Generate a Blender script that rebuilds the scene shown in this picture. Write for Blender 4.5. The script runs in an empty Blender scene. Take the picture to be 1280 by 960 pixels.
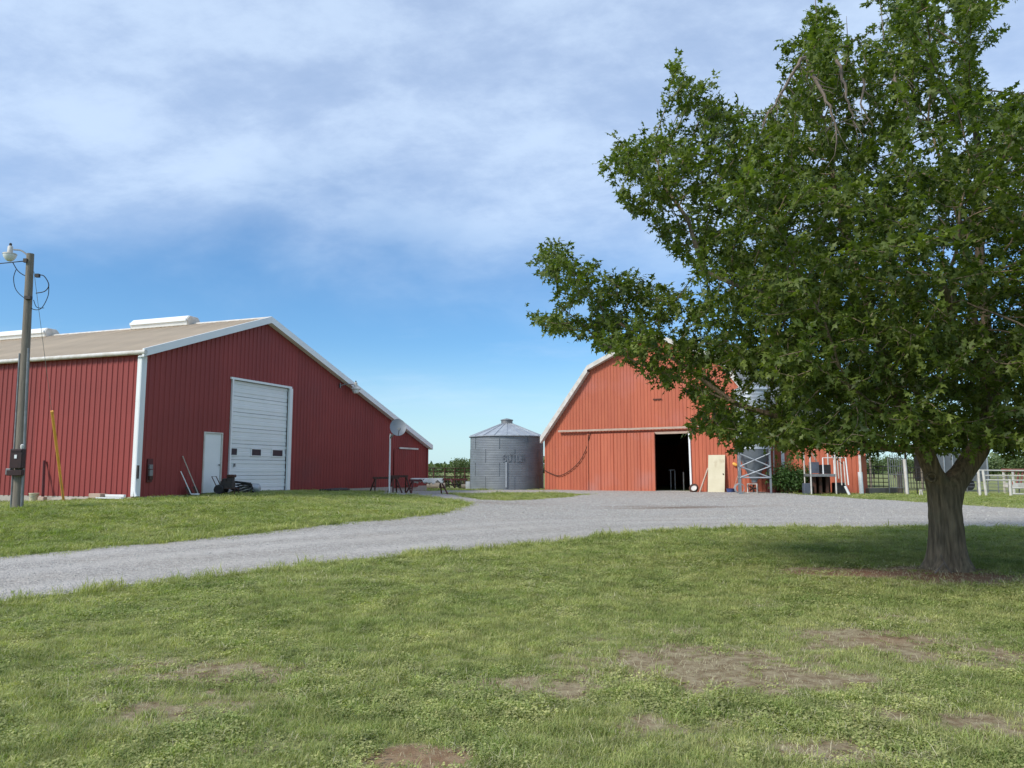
import bpy, bmesh, math, random
import numpy as np
from mathutils import Vector, Matrix, noise as mnoise
from mathutils.geometry import delaunay_2d_cdt
R = math.radians
rng = np.random.default_rng(7)
random.seed(7)
sc = bpy.context.scene
C = sc.collection

# ------------------------------------------------------------------ camera
PITCH = R(6.42); F = 960.0; CAMH = 1.6
cam_d = bpy.data.cameras.new('camera'); cam = bpy.data.objects.new('camera', cam_d); C.objects.link(cam)
cam.location = (0, 0, CAMH); cam.rotation_euler = (R(90) + PITCH, 0, 0)
cam_d.sensor_width = 36; cam_d.lens = 27.0; cam_d.clip_start = 0.05; cam_d.clip_end = 8000
sc.camera = cam
# ------------------------------------------------------------------ light
SUN_EL, SUN_AZ = 40.0, 236.0            # azimuth clockwise from +Y: behind the camera, to the left
sun_d = bpy.data.lights.new('sun', 'SUN'); sun = bpy.data.objects.new('sun', sun_d); C.objects.link(sun)
sun_d.energy = 3.5; sun_d.angle = R(13.0); sun_d.color = (1, .95, .87)
sdir = Vector((math.sin(R(SUN_AZ)) * math.cos(R(SUN_EL)), math.cos(R(SUN_AZ)) * math.cos(R(SUN_EL)), math.sin(R(SUN_EL))))
sun.rotation_euler = sdir.to_track_quat('Z', 'Y').to_euler()
w = bpy.data.worlds.new('World'); sc.world = w; w.use_nodes = True
nt = w.node_tree; N = nt.nodes; L = nt.links
for n in list(N): N.remove(n)
out = N.new('ShaderNodeOutputWorld'); bg = N.new('ShaderNodeBackground'); L.new(bg.outputs[0], out.inputs[0])
sky = N.new('ShaderNodeTexSky'); sky.sky_type = 'NISHITA'; sky.sun_disc = False
sky.sun_elevation = R(SUN_EL); sky.sun_rotation = R(SUN_AZ); sky.air_density = 1.0; sky.dust_density = .6; sky.ozone_density = 2.0
def vmath(op, a, b=None):
    n = N.new('ShaderNodeVectorMath'); n.operation = op
    for i, v in enumerate((a, b)):
        if v is None: continue
        if hasattr(v, 'links'): L.new(v, n.inputs[i])
        else: n.inputs[i].default_value = v
    return n.outputs[0]
def wm(op, a, b=0.0, c=None, clamp=False):
    n = N.new('ShaderNodeMath'); n.operation = op; n.use_clamp = clamp
    for i, v in enumerate((a, b, c)):
        if v is None: continue
        if hasattr(v, 'links'): L.new(v, n.inputs[i])
        else: n.inputs[i].default_value = v
    return n.outputs[0]
def wramp(v, a, b, lo=0., hi=1.):
    n = N.new('ShaderNodeMapRange'); n.interpolation_type = 'SMOOTHSTEP'
    L.new(v, n.inputs[0]); n.inputs[1].default_value = a; n.inputs[2].default_value = b
    n.inputs[3].default_value = lo; n.inputs[4].default_value = hi; return n.outputs[0]
def wmix(f, a, b):
    n = N.new('ShaderNodeMix'); n.data_type = 'RGBA'
    for i, v in ((0, f), (6, a), (7, b)):
        if hasattr(v, 'links'): L.new(v, n.inputs[i])
        else: n.inputs[i].default_value = v
    return n.outputs[2]
tc = N.new('ShaderNodeTexCoord'); sep = N.new('ShaderNodeSeparateXYZ'); L.new(tc.outputs['Generated'], sep.inputs[0])
zz = wm('MAXIMUM', sep.outputs[2], 0.0)
den = wm('ADD', zz, 0.30)
comb = N.new('ShaderNodeCombineXYZ'); L.new(wm('DIVIDE', sep.outputs[0], den), comb.inputs[0]); L.new(wm('DIVIDE', sep.outputs[1], den), comb.inputs[1])
def wnoise(scale, detail, rough, sx=1., sy=1., off=0., dist=0.):
    mp = N.new('ShaderNodeMapping'); L.new(comb.outputs[0], mp.inputs[0]); mp.inputs['Scale'].default_value = (sx, sy, 1); mp.inputs['Location'].default_value = (off, off * .7, off)
    mp.inputs['Rotation'].default_value = (0, 0, .35)
    n = N.new('ShaderNodeTexNoise'); L.new(mp.outputs[0], n.inputs['Vector']); n.inputs['Scale'].default_value = scale
    n.inputs['Detail'].default_value = detail; n.inputs['Roughness'].default_value = rough; n.inputs['Distortion'].default_value = dist
    return n.outputs[0]
n1 = wnoise(1.3, 6, .55, 1, .9, 3.1, .3); n2 = wnoise(4.6, 10, .62, .8, 1.1, 9.3, .1)
big = wramp(wm('ADD', sep.outputs[2], wm('MULTIPLY', wm('SUBTRACT', n1, .5), .36)), .17, .40)
wisp = wramp(n2, .25, .62, .70, 1.0)
veil = wm('MULTIPLY', big, wisp)
low = wramp(sep.outputs[2], .0, .17, 1, 0)
streak = wm('MULTIPLY', wramp(wnoise(2.2, 8, .6, .45, 1.0, 21.), .5, .75), .3)
CLOUD = (3.75, 4.65, 6.2, 1); CLOUD2 = (4.5, 5.5, 6.9, 1); HORI = (5.6, 7.4, 8.0, 1)
skc = vmath('MULTIPLY', sky.outputs[0], (.66, 1.00, 1.26))
SKC = skc
cl = vmath('ADD', wmix(wramp(n2, .38, .68), CLOUD, CLOUD2), vmath('MULTIPLY', sky.outputs[0], (.35, .35, .35)))
skc = wmix(wm('MULTIPLY', low, .62), skc, HORI)
skc = wmix(wm('MAXIMUM', wm('MULTIPLY', veil, .93), wm('MULTIPLY', streak, wramp(sep.outputs[2], .0, .1)), clamp=True), skc, cl)
L.new(skc, bg.inputs[0]); bg.inputs[1].default_value = 0.13
sc.view_settings.view_transform = 'Standard'; sc.view_settings.look = 'None'; sc.view_settings.exposure = 0.0; sc.view_settings.gamma = 1

# ------------------------------------------------------------------ geometry of sight (used to survey positions)
def ray(px, py):
    yy = 480 - py; s, c = math.sin(PITCH), math.cos(PITCH)
    return Vector(((px - 640), F * c - yy * s, F * s + yy * c))
def at(px, py, Y):
    d = ray(px, py); k = Y / d.y
    return Vector((d.x * k, Y, CAMH + d.z * k))
def project(P):
    P = np.asarray(P); s, c = math.sin(PITCH), math.cos(PITCH)
    x = P[:, 0]; y = P[:, 1]; z = P[:, 2] - CAMH
    fw = y * c + z * s; up = -y * s + z * c
    return 640 + F * x / fw, 480 - F * up / fw

# ------------------------------------------------------------------ terrain
ctl = []
for px, py, Y in [(0, 753, 8.9), (200, 729, 10.3), (400, 706, 12.2), (640, 683, 15.2), (870, 661, 19.6), (1280, 661, 19.6),
                  (0, 697, 12.8), (330, 665, 16.8), (560, 640, 24), (592, 630, 30), (165, 623, 24.9), (60, 628, 25.6), (289, 616, 28.7), (366, 613, 32.4),
                  (535, 613.5, 44), (634, 612.5, 47), (681, 612.5, 46), (830, 614, 42.3), (980, 616, 38.5), (1077, 617, 36.7), (1137, 619, 37),
                  (1227, 620, 37), (1400, 622, 37), (1280, 636, 27.5), (1100, 624, 32), (22, 637, 19.0), (1187, 713, 12.2), (640, 632, 31), (-200, 628, 30)]:
    p = at(px, py, Y); ctl.append((p.x, p.y, p.z))
for x, y in [(-8, -6), (0, -8), (8, -6), (0, 1.5), (-4, 4.5), (4, 4.5), (0, 7), (-12, 3), (14, 4), (22, 12), (-22, 8)]: ctl.append((x, y, 0.0))
for x, y in [(-60, 30), (-60, 70), (0, 75), (60, 70), (60, 30), (-90, 110), (0, 120), (90, 110), (-70, -30), (70, -30), (0, -50)]: ctl.append((x, y, .35 if y > 0 else 0.))
ctl = np.array(ctl)
def tps(r2): return np.where(r2 > 1e-9, r2 * np.log(np.maximum(r2, 1e-9)), 0) * .5
_n = len(ctl); _A = np.zeros((_n + 3, _n + 3))
_A[:_n, :_n] = tps(((ctl[:, None, :2] - ctl[None, :, :2]) ** 2).sum(-1)) + np.eye(_n) * 4.0
_A[:_n, _n] = 1; _A[:_n, _n + 1:] = ctl[:, :2]; _A[_n, :_n] = 1; _A[_n + 1:, :_n] = ctl[:, :2].T
_w = np.linalg.solve(_A, np.concatenate([ctl[:, 2], [0, 0, 0]]))
def vnoise(x, y, s, seed=0):
    x = np.asarray(x, float) * s + seed * 17.3; y = np.asarray(y, float) * s + seed * 5.1
    xi = np.floor(x).astype(np.int64); yi = np.floor(y).astype(np.int64); fx = x - xi; fy = y - yi
    fx = fx * fx * (3 - 2 * fx); fy = fy * fy * (3 - 2 * fy)
    def h(a, b):
        n = (a * 374761393 + b * 668265263 + seed * 69069) & 0x7fffffff
        n = ((n ^ (n >> 13)) * 1274126177) & 0x7fffffff
        return ((n ^ (n >> 16)) & 0xffff) / 65535.0
    return (h(xi, yi) * (1 - fx) + h(xi + 1, yi) * fx) * (1 - fy) + (h(xi, yi + 1) * (1 - fx) + h(xi + 1, yi + 1) * fx) * fy
def height(x, y):
    x = np.atleast_1d(np.asarray(x, float)); y = np.atleast_1d(np.asarray(y, float))
    o = np.zeros(len(x))
    for i in range(0, len(x), 20000):
        xs = x[i:i + 20000]; ys = y[i:i + 20000]
        xc = np.clip(xs, -85, 85); yc = np.clip(ys, -45, 115)
        r2 = (xc[:, None] - ctl[None, :, 0]) ** 2 + (yc[:, None] - ctl[None, :, 1]) ** 2
        o[i:i + 20000] = tps(r2) @ _w[:_n] + _w[_n] + _w[_n + 1] * xc + _w[_n + 2] * yc
    far = np.clip((np.hypot(x, y) - 70) / 60, 0, 1)
    o = o * (1 - far) + .35 * far
    return o + (vnoise(x, y, .8, 1) - .5) * .035 * np.clip(1 - far, 0, 1)
def H(x, y): return float(height(x, y)[0])
def ground(px, py):
    d = ray(px, py); Y = 10.0; lo, hi = 1.0, 300.0
    for _ in range(50):
        m = (lo + hi) / 2; p = at(px, py, m)
        if p.z > H(p.x, p.y): lo = m
        else: hi = m
    p = at(px, py, lo); p.z = H(p.x, p.y); return p
def in_poly(x, y, poly):
    x = np.asarray(x, float); y = np.asarray(y, float); c = np.zeros(x.shape, bool); n = len(poly)
    for i in range(n):
        x1, y1 = poly[i]; x2, y2 = poly[(i + 1) % n]
        if y1 == y2: continue
        c ^= ((y1 > y) != (y2 > y)) & (x < (x2 - x1) * (y - y1) / (y2 - y1) + x1)
    return c
def poly_dist(x, y, poly):
    x = np.asarray(x, float); y = np.asarray(y, float); d = np.full(x.shape, 1e9)
    for i in range(len(poly)):
        a = np.array(poly[i]); b = np.array(poly[(i + 1) % len(poly)]); ab = b - a; l2 = ab @ ab + 1e-12
        t = np.clip(((x - a[0]) * ab[0] + (y - a[1]) * ab[1]) / l2, 0, 1)
        d = np.minimum(d, np.hypot(x - a[0] - t * ab[0], y - a[1] - t * ab[1]))
    return d

# ------------------------------------------------------------------ materials
def mat(name, col, rough=.7, metal=0., col2=None, scale=3., detail=5., bump=0., bscale=None, spec=.5, stretch=(1, 1, 1), lo=.35, hi=.65, rnd=0., coords='Object', dirt=None, dscale=.6, dlo=.55, dhi=.75):
    m = bpy.data.materials.new(name); m.use_nodes = True; t = m.node_tree; b = t.nodes['Principled BSDF']
    b.inputs['Roughness'].default_value = rough; b.inputs['Metallic'].default_value = metal
    b.inputs['Specular IOR Level'].default_value = spec
    tcn = t.nodes.new('ShaderNodeTexCoord'); mp = t.nodes.new('ShaderNodeMapping'); t.links.new(tcn.outputs[coords], mp.inputs[0]); mp.inputs['Scale'].default_value = stretch
    nz = t.nodes.new('ShaderNodeTexNoise'); nz.inputs['Scale'].default_value = scale; nz.inputs['Detail'].default_value = detail; t.links.new(mp.outputs[0], nz.inputs['Vector'])
    def mr(v, a, bb):
        n = t.nodes.new('ShaderNodeMapRange'); t.links.new(v, n.inputs[0]); n.inputs[1].default_value = a; n.inputs[2].default_value = bb; return n.outputs[0]
    def mixc(f, a, bb):
        n = t.nodes.new('ShaderNodeMix'); n.data_type = 'RGBA'
        for i, v in ((0, f), (6, a), (7, bb)):
            if hasattr(v, 'links'): t.links.new(v, n.inputs[i])
            else: n.inputs[i].default_value = v
        return n.outputs[2]
    c = mixc(mr(nz.outputs[0], lo, hi), (*col, 1), (*(col2 or [v * .8 for v in col]), 1))
    if dirt:
        n3 = t.nodes.new('ShaderNodeTexNoise'); n3.inputs['Scale'].default_value = dscale; n3.inputs['Detail'].default_value = 6; t.links.new(tcn.outputs[coords], n3.inputs['Vector'])
        c = mixc(mr(n3.outputs[0], dlo, dhi), c, (*dirt, 1))
    if rnd:
        oi = t.nodes.new('ShaderNodeObjectInfo'); hs = t.nodes.new('ShaderNodeHueSaturation'); n = t.nodes.new('ShaderNodeMapRange')
        t.links.new(oi.outputs['Random'], n.inputs[0]); n.inputs[3].default_value = 1 - rnd; n.inputs[4].default_value = 1 + rnd
        t.links.new(n.outputs[0], hs.inputs['Value']); t.links.new(c, hs.inputs['Color']); c = hs.outputs[0]
    t.links.new(c, b.inputs['Base Color'])
    if bump:
        nb = t.nodes.new('ShaderNodeTexNoise'); nb.inputs['Scale'].default_value = bscale or scale * 4; nb.inputs['Detail'].default_value = 8; t.links.new(mp.outputs[0], nb.inputs['Vector'])
        bp = t.nodes.new('ShaderNodeBump'); bp.inputs['Strength'].default_value = bump; bp.inputs['Distance'].default_value = .02
        t.links.new(nb.outputs[0], bp.inputs['Height']); t.links.new(bp.outputs[0], b.inputs['Normal'])
    return m
M = dict(
    red_a=mat('dark_red_siding', (.27, .041, .034), .65, 0, (.24, .036, .030), .8, rnd=.08, dirt=(.22, .042, .038), dscale=.35, bump=.08, bscale=1.2),
    red_b=mat('faded_red_siding', (.50, .135, .066), .7, 0, (.45, .112, .057), 1.2, stretch=(4, 4, .5), rnd=.07, dirt=(.49, .15, .105), dscale=.4, bump=.08, bscale=1.2),
    red_d=mat('red_sliding_door', (.51, .142, .073), .7, 0, (.46, .122, .064), 1.2, stretch=(4, 4, .5), rnd=.04, dirt=(.46, .165, .12), dscale=.5),
    white=mat('white_paint', (.82, .82, .81), .45, 0, (.77, .78, .77), 1.5, rnd=.03),
    white_old=mat('weathered_white', (.66, .63, .59), .7, 0, (.52, .48, .42), 4),
    tan=mat('tan_trim', (.50, .38, .30), .65, 0, (.40, .27, .20), 3, stretch=(1, 1, 6)),
    roof_a=mat('tan_roof_metal', (.65, .52, .38), .75, .0, (.57, .45, .32), .7, rnd=.06, dirt=(.48, .36, .25), dscale=.5, spec=.2),
    roof_b=mat('grey_roof_metal', (.30, .29, .27), .45, .5, (.22, .21, .2), .9),
    galv=mat('galvanised_steel', (.225, .25, .27), .6, .3, (.18, .202, .222), 1.6, rnd=.05, stretch=(1, 1, 2), dirt=(.20, .22, .25), dscale=1.1),
    galv_l=mat('bright_galvanised', (.42, .45, .47), .45, .3, (.33, .35, .38), 2.5),
    steel=mat('dull_steel', (.30, .30, .30), .5, .5, (.2, .2, .2), 6),
    dark=mat('dark_metal', (.035, .03, .03), .6, .2, (.06, .045, .035), 8),
    rust=mat('rusty_brown_metal', (.10, .040, .025), .8, .1, (.055, .03, .022), 7, bump=.2),
    rustred=mat('dark_red_painted_metal', (.11, .018, .018), .55, .1, (.08, .02, .018), 6),
    wood=mat('weathered_pole_wood', (.24, .205, .16), .85, 0, (.15, .125, .10), 6, stretch=(6, 6, .4), bump=.5, bscale=20, lo=.3, hi=.7),
    plank=mat('bleached_plank', (.52, .47, .40), .8, 0, (.38, .33, .27), 5, stretch=(1, 6, 6), bump=.2),
    concrete=mat('concrete', (.46, .41, .35), .9, 0, (.35, .31, .27), 3, bump=.2),
    orange=mat('yellow_plastic', (.95, .48, .09), .45, 0, (.85, .42, .07), 3),
    brown_box=mat('brown_box_paint', (.045, .016, .014), .5, .1, (.03, .012, .011), 5),
    black=mat('black_rubber', (.012, .012, .013), .6, 0, (.022, .02, .02), 9),
    glass=mat('dark_window_glass', (.03, .035, .045), .3, 0, (.04, .045, .055), 2, spec=.3),
    cream=mat('cream_door', (.66, .60, .43), .55, 0, (.60, .54, .37), 2, dirt=(.42, .33, .2), dscale=1.6, dlo=.58),
    blue=mat('blue_plastic', (.05, .08, .22), .5, 0, (.04, .06, .18), 5),
    bluegrey=mat('blue_grey_sheet', (.10, .115, .15), .6, .2, (.075, .085, .11), 4),
    bark=mat('oak_bark', (.30, .215, .14), .95, 0, (.10, .072, .048), 9, stretch=(2.6, 2.6, .35), bump=1.0, bscale=14, lo=.3, hi=.7, dirt=(.14, .13, .08), dscale=2.5),
    twig=mat('pale_dead_twig', (.22, .17, .14), .9, 0, (.14, .11, .09), 8),
    fig=mat('faded_lettering', (.13, .145, .165), .8, 0, (.22, .245, .27), 3.5, lo=.4, hi=.6),
    straw=mat('straw', (.34, .27, .15), .9, 0, (.24, .19, .11), 9, rnd=.2),
    soil_in=mat('barn_floor_dirt', (.10, .075, .055), .95, 0, (.07, .05, .04), 2),
    stone=mat('limestone_gravel', (.46, .425, .38), .9, 0, (.32, .335, .315), 20, rnd=.28, spec=.2),
    pink=mat('faded_red_canvas', (.33, .10, .09), .7, 0, (.25, .08, .07), 6),
    shedgrey=mat('shed_grey_metal', (.17, .18, .19), .5, .2, (.13, .14, .15), 3),
)
def leaf_mat(name, c1, c2, trans=.35, rough=.5, patch=0.):
    m = bpy.data.materials.new(name); m.use_nodes = True; t = m.node_tree
    for n in list(t.nodes): t.nodes.remove(n)
    o = t.nodes.new('ShaderNodeOutputMaterial'); g = t.nodes.new('ShaderNodeNewGeometry'); oi = t.nodes.new('ShaderNodeObjectInfo')
    ad = t.nodes.new('ShaderNodeMath'); ad.operation = 'ADD'; t.links.new(g.outputs['Random Per Island'], ad.inputs[0]); t.links.new(oi.outputs['Random'], ad.inputs[1])
    fr = t.nodes.new('ShaderNodeMath'); fr.operation = 'FRACT'; t.links.new(ad.outputs[0], fr.inputs[0])
    nz = t.nodes.new('ShaderNodeTexNoise'); nz.inputs['Scale'].default_value = .9; nz.inputs['Detail'].default_value = 3
    t.links.new(g.outputs['Position'], nz.inputs['Vector'])
    av = t.nodes.new('ShaderNodeMath'); av.operation = 'MULTIPLY_ADD'; t.links.new(fr.outputs[0], av.inputs[0]); av.inputs[1].default_value = .6
    n2_ = t.nodes.new('ShaderNodeMapRange'); t.links.new(nz.outputs[0], n2_.inputs[0]); n2_.inputs[1].default_value = .35; n2_.inputs[2].default_value = .65; n2_.inputs[4].default_value = .4
    t.links.new(n2_.outputs[0], av.inputs[2])
    mx = t.nodes.new('ShaderNodeMix'); mx.data_type = 'RGBA'; t.links.new(av.outputs[0], mx.inputs[0]); mx.inputs[6].default_value = (*c1, 1); mx.inputs[7].default_value = (*c2, 1)
    if patch:
        n5 = t.nodes.new('ShaderNodeTexNoise'); n5.inputs['Scale'].default_value = 4.5; n5.inputs['Detail'].default_value = 4; t.links.new(g.outputs['Position'], n5.inputs['Vector'])
        m5 = t.nodes.new('ShaderNodeMapRange'); t.links.new(n5.outputs[0], m5.inputs[0]); m5.inputs[1].default_value = .35; m5.inputs[2].default_value = .65; m5.inputs[3].default_value = 1 - patch; m5.inputs[4].default_value = 1 + patch * .8
        h5 = t.nodes.new('ShaderNodeHueSaturation'); t.links.new(m5.outputs[0], h5.inputs['Value']); t.links.new(mx.outputs[2], h5.inputs['Color'])
        class _W: outputs = [None, None, h5.outputs[0]]
        mx = _W
    p = t.nodes.new('ShaderNodeBsdfPrincipled'); p.inputs['Roughness'].default_value = rough; p.inputs['Specular IOR Level'].default_value = .35; t.links.new(mx.outputs[2], p.inputs['Base Color'])
    tr = t.nodes.new('ShaderNodeBsdfTranslucent'); sc_ = t.nodes.new('ShaderNodeMix'); sc_.data_type = 'RGBA'; sc_.blend_type = 'MULTIPLY'; sc_.inputs[0].default_value = 1
    t.links.new(mx.outputs[2], sc_.inputs[6]); sc_.inputs[7].default_value = (1.3, 1.5, .5, 1); t.links.new(sc_.outputs[2], tr.inputs[0])
    ms = t.nodes.new('ShaderNodeMixShader'); ms.inputs[0].default_value = trans; t.links.new(p.outputs[0], ms.inputs[1]); t.links.new(tr.outputs[0], ms.inputs[2]); t.links.new(ms.outputs[0], o.inputs[0])
    return m
M['leaf'] = leaf_mat('oak_leaf', (.036, .064, .013), (.19, .235, .042), .38)
M['leaf_far'] = leaf_mat('far_leaf', (.085, .125, .045), (.14, .18, .07), .2)
M['leaf_bush'] = leaf_mat('bush_leaf', (.045, .095, .025), (.10, .17, .045), .3)
M['grass'] = leaf_mat('grass_blade', (.215, .27, .080), (.53, .50, .215), .3, .7, .26)
M['grass_dark'] = leaf_mat('clover_leaf', (.175, .24, .06), (.38, .405, .145), .3, .7, .26)
M['dry'] = leaf_mat('dry_blade', (.50, .45, .29), (.66, .60, .42), .2, .8)

# ------------------------------------------------------------------ mesh builder
class MB:
    def __init__(s): s.v = []; s.f = []
    def add(s, vs, fs):
        o = len(s.v); s.v += [tuple(p) for p in vs]; s.f += [tuple(i + o for i in f) for f in fs]; return s
    def box(s, c, d, rot=None, bev=0.):
        hx, hy, hz = d[0] / 2, d[1] / 2, d[2] / 2; m = Matrix.Rotation(0, 3, 'Z') if rot is None else rot
        vs = [Vector(c) + m @ Vector((a * hx, b * hy, e * hz)) for a in (-1, 1) for b in (-1, 1) for e in (-1, 1)]
        return s.add(vs, [(0, 1, 3, 2), (4, 6, 7, 5), (0, 4, 5, 1), (2, 3, 7, 6), (0, 2, 6, 4), (1, 5, 7, 3)])
    def tube(s, pts, r, n=8, cap=True):
        pts = [Vector(p) for p in pts]; rs = r if isinstance(r, (list, tuple)) else [r] * len(pts)
        t0 = (pts[1] - pts[0]).normalized(); up = Vector((0, 0, 1)) if abs(t0.z) < .9 else Vector((1, 0, 0))
        a = t0.cross(up).normalized(); vs = []; fs = []
        for i, p in enumerate(pts):
            t = (pts[min(i + 1, len(pts) - 1)] - pts[max(i - 1, 0)])
            t = t.normalized() if t.length > 1e-9 else t0
            a = (a - t * a.dot(t)); a = a.normalized() if a.length > 1e-6 else t.orthogonal().normalized()
            b = t.cross(a)
            for k in range(n):
                an = 2 * math.pi * k / n; vs.append(p + (a * math.cos(an) + b * math.sin(an)) * rs[i])
        for i in range(len(pts) - 1):
            for k in range(n): fs.append((i * n + k, i * n + (k + 1) % n, (i + 1) * n + (k + 1) % n, (i + 1) * n + k))
        if cap: fs.append(tuple(range(n))[::-1]); fs.append(tuple((len(pts) - 1) * n + k for k in range(n)))
        return s.add(vs, fs)
    def lathe(s, prof, n=24, c=(0, 0, 0), cap=True):
        vs = []; fs = []; c = Vector(c)
        for r, z in prof:
            for k in range(n): an = 2 * math.pi * k / n; vs.append(c + Vector((r * math.cos(an), r * math.sin(an), z)))
        for i in range(len(prof) - 1):
            for k in range(n): fs.append((i * n + k, i * n + (k + 1) % n, (i + 1) * n + (k + 1) % n, (i + 1) * n + k))
        if cap: fs.append(tuple(range(n))[::-1]); fs.append(tuple((len(prof) - 1) * n + k for k in range(n)))
        return s.add(vs, fs)
    def prism(s, poly, y0, y1):      # polygon in x,z extruded along y
        n = len(poly); vs = [(x, y0, z) for x, z in poly] + [(x, y1, z) for x, z in poly]
        return s.add(vs, [tuple(range(n)), tuple(range(n, 2 * n))[::-1]] + [(i, i + n, (i + 1) % n + n, (i + 1) % n) for i in range(n)])
    def build(s, name, m, parent=None, smooth=False, bevel=0., label=None, loc=None):
        me = bpy.data.meshes.new(name); me.from_pydata(s.v, [], s.f); me.update()
        bm = bmesh.new(); bm.from_mesh(me); bmesh.ops.recalc_face_normals(bm, faces=bm.faces)
        if bevel: bmesh.ops.bevel(bm, geom=[e for e in bm.edges if len(e.link_faces) == 2 and e.calc_face_angle(0) > .5], offset=bevel, segments=1, affect='EDGES')
        bm.to_mesh(me); bm.free()
        me.materials.append(m)
        if smooth:
            me.polygons.foreach_set('use_smooth', [True] * len(me.polygons))
            try: me.set_sharp_from_angle(angle=R(40))
            except Exception: pass
        o = bpy.data.objects.new(name, me); C.objects.link(o)
        if parent: o.parent = parent
        if loc is not None: o.location = loc
        if label: o['label'] = label
        return o
def np_mesh(name, V, Fc, m, parent=None, smooth=False):
    me = bpy.data.meshes.new(name); V = np.asarray(V, np.float32); Fc = np.asarray(Fc, np.int32); k = Fc.shape[1]
    me.vertices.add(len(V)); me.vertices.foreach_set('co', V.ravel()); me.loops.add(Fc.size); me.loops.foreach_set('vertex_index', Fc.ravel())
    me.polygons.add(len(Fc)); me.polygons.foreach_set('loop_start', np.arange(0, Fc.size, k, dtype=np.int32)); me.polygons.foreach_set('loop_total', np.full(len(Fc), k, np.int32))
    me.update(calc_edges=True); me.validate(); me.materials.append(m)
    if smooth: me.polygons.foreach_set('use_smooth', np.ones(len(Fc), bool))
    o = bpy.data.objects.new(name, me); C.objects.link(o)
    if parent: o.parent = parent
    return o
def tag(o, label=None, cat=None, group=None, kind=None):
    for k, v in (('label', label), ('category', cat), ('group', group), ('kind', kind)):
        if v: o[k] = v
    return o
def thing(name, label, cat, loc=(0, 0, 0), rz=0., group=None):
    o = bpy.data.objects.new(name, None); C.objects.link(o); o.location = loc; o.rotation_euler = (0, 0, rz); o.empty_display_size = .3
    return tag(o, label, cat, group)
def dup_part(o, loc, parent):
    c = o.copy(); C.objects.link(c); c.parent = parent; c.location = loc; return c
def copy_tree(o, loc, rz, label):
    c = o.copy(); C.objects.link(c); c.location = loc; c.rotation_euler = (0, 0, rz); c['label'] = label
    for ch in list(o.children):
        d = ch.copy(); C.objects.link(d); d.parent = c
        for g in ch.children: e = g.copy(); C.objects.link(e); e.parent = d
    return c

# ================================================================== GROUND
def axis(lo_f, hi_f, fine, lo_m, hi_m, mid, lo_l, hi_l):
    a = list(np.arange(lo_f, hi_f + 1e-6, fine)); x = a[-1] + mid
    while x < hi_m: a.append(x); x += mid
    s = mid
    while a[-1] < hi_l: s *= 1.35; a.append(a[-1] + s)
    b = []; x = lo_f - mid
    while x > lo_m: b.append(x); x -= mid
    s = mid; b = b or [lo_f]
    while b[-1] > lo_l: s *= 1.35; b.append(b[-1] - s)
    return np.array(b[::-1] + a)
gx = axis(-11, 13, .15, -40, 40, .5, -2500, 2500); gy = axis(3, 17, .15, -20, 66, .5, -300, 4000)
XX, YY = np.meshgrid(gx, gy); xf = XX.ravel(); yf = YY.ravel()
near_edge = [(-420, 806), (-200, 779), (0, 753), (100, 742), (200, 729), (300, 717), (400, 706), (500, 696), (640, 683), (760, 671), (860, 662.5), (1000, 660), (1150, 660), (1280, 661), (1600, 664)]
far_edge = [(1600, 645), (1280, 636), (1180, 630), (1080, 624), (1000, 618.5), (978, 615.3), (900, 614.2), (820, 613.3), (745, 612.6), (681, 612.4), (640, 612.6), (560, 613.2), (480, 613.8), (470, 617), (530, 620), (575, 625), (592, 630), (560, 640), (480, 650), (400, 657), (330, 665), (200, 679), (100, 688), (0, 697), (-200, 714), (-420, 733)]
island = [(556, 617.2), (620, 616), (690, 616), (738, 618), (700, 622.5), (640, 626), (600, 625), (575, 620.5)]
def wpoly(pxs, step, amp):
    P = [ground(*p) for p in pxs]; o = []
    for i in range(len(P)):
        a, b = P[i], P[(i + 1) % len(P)]; L_ = math.hypot(b.x - a.x, b.y - a.y); n = max(1, int(L_ / step))
        for k in range(n):
            t = k / n; x = a.x + (b.x - a.x) * t; y = a.y + (b.y - a.y) * t
            q = mnoise.noise(Vector((x * .9, y * .9, 0))) * amp + mnoise.noise(Vector((x * 3.1, y * 3.1, 4))) * amp * .5
            nx, ny = -(b.y - a.y) / L_, (b.x - a.x) / L_; o.append((x + nx * q, y + ny * q))
    return o
road = wpoly(near_edge + far_edge, .35, .22); isle = wpoly(island, .35, .2)
def on_road(x, y): return in_poly(x, y, road) & ~in_poly(x, y, isle)
hz = height(xf, yf)
sel = (np.abs(xf) < 60) & (yf > 4) & (yf < 60)
rmask = np.zeros(len(xf), bool); rmask[sel] = on_road(xf[sel], yf[sel])
rd = np.zeros(len(xf)); ii = np.where(rmask)[0]; rd[ii] = np.minimum(poly_dist(xf[ii], yf[ii], road), poly_dist(xf[ii], yf[ii], isle))
hz_g = hz - np.clip(rd - .5, 0, .4) * .12
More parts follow.
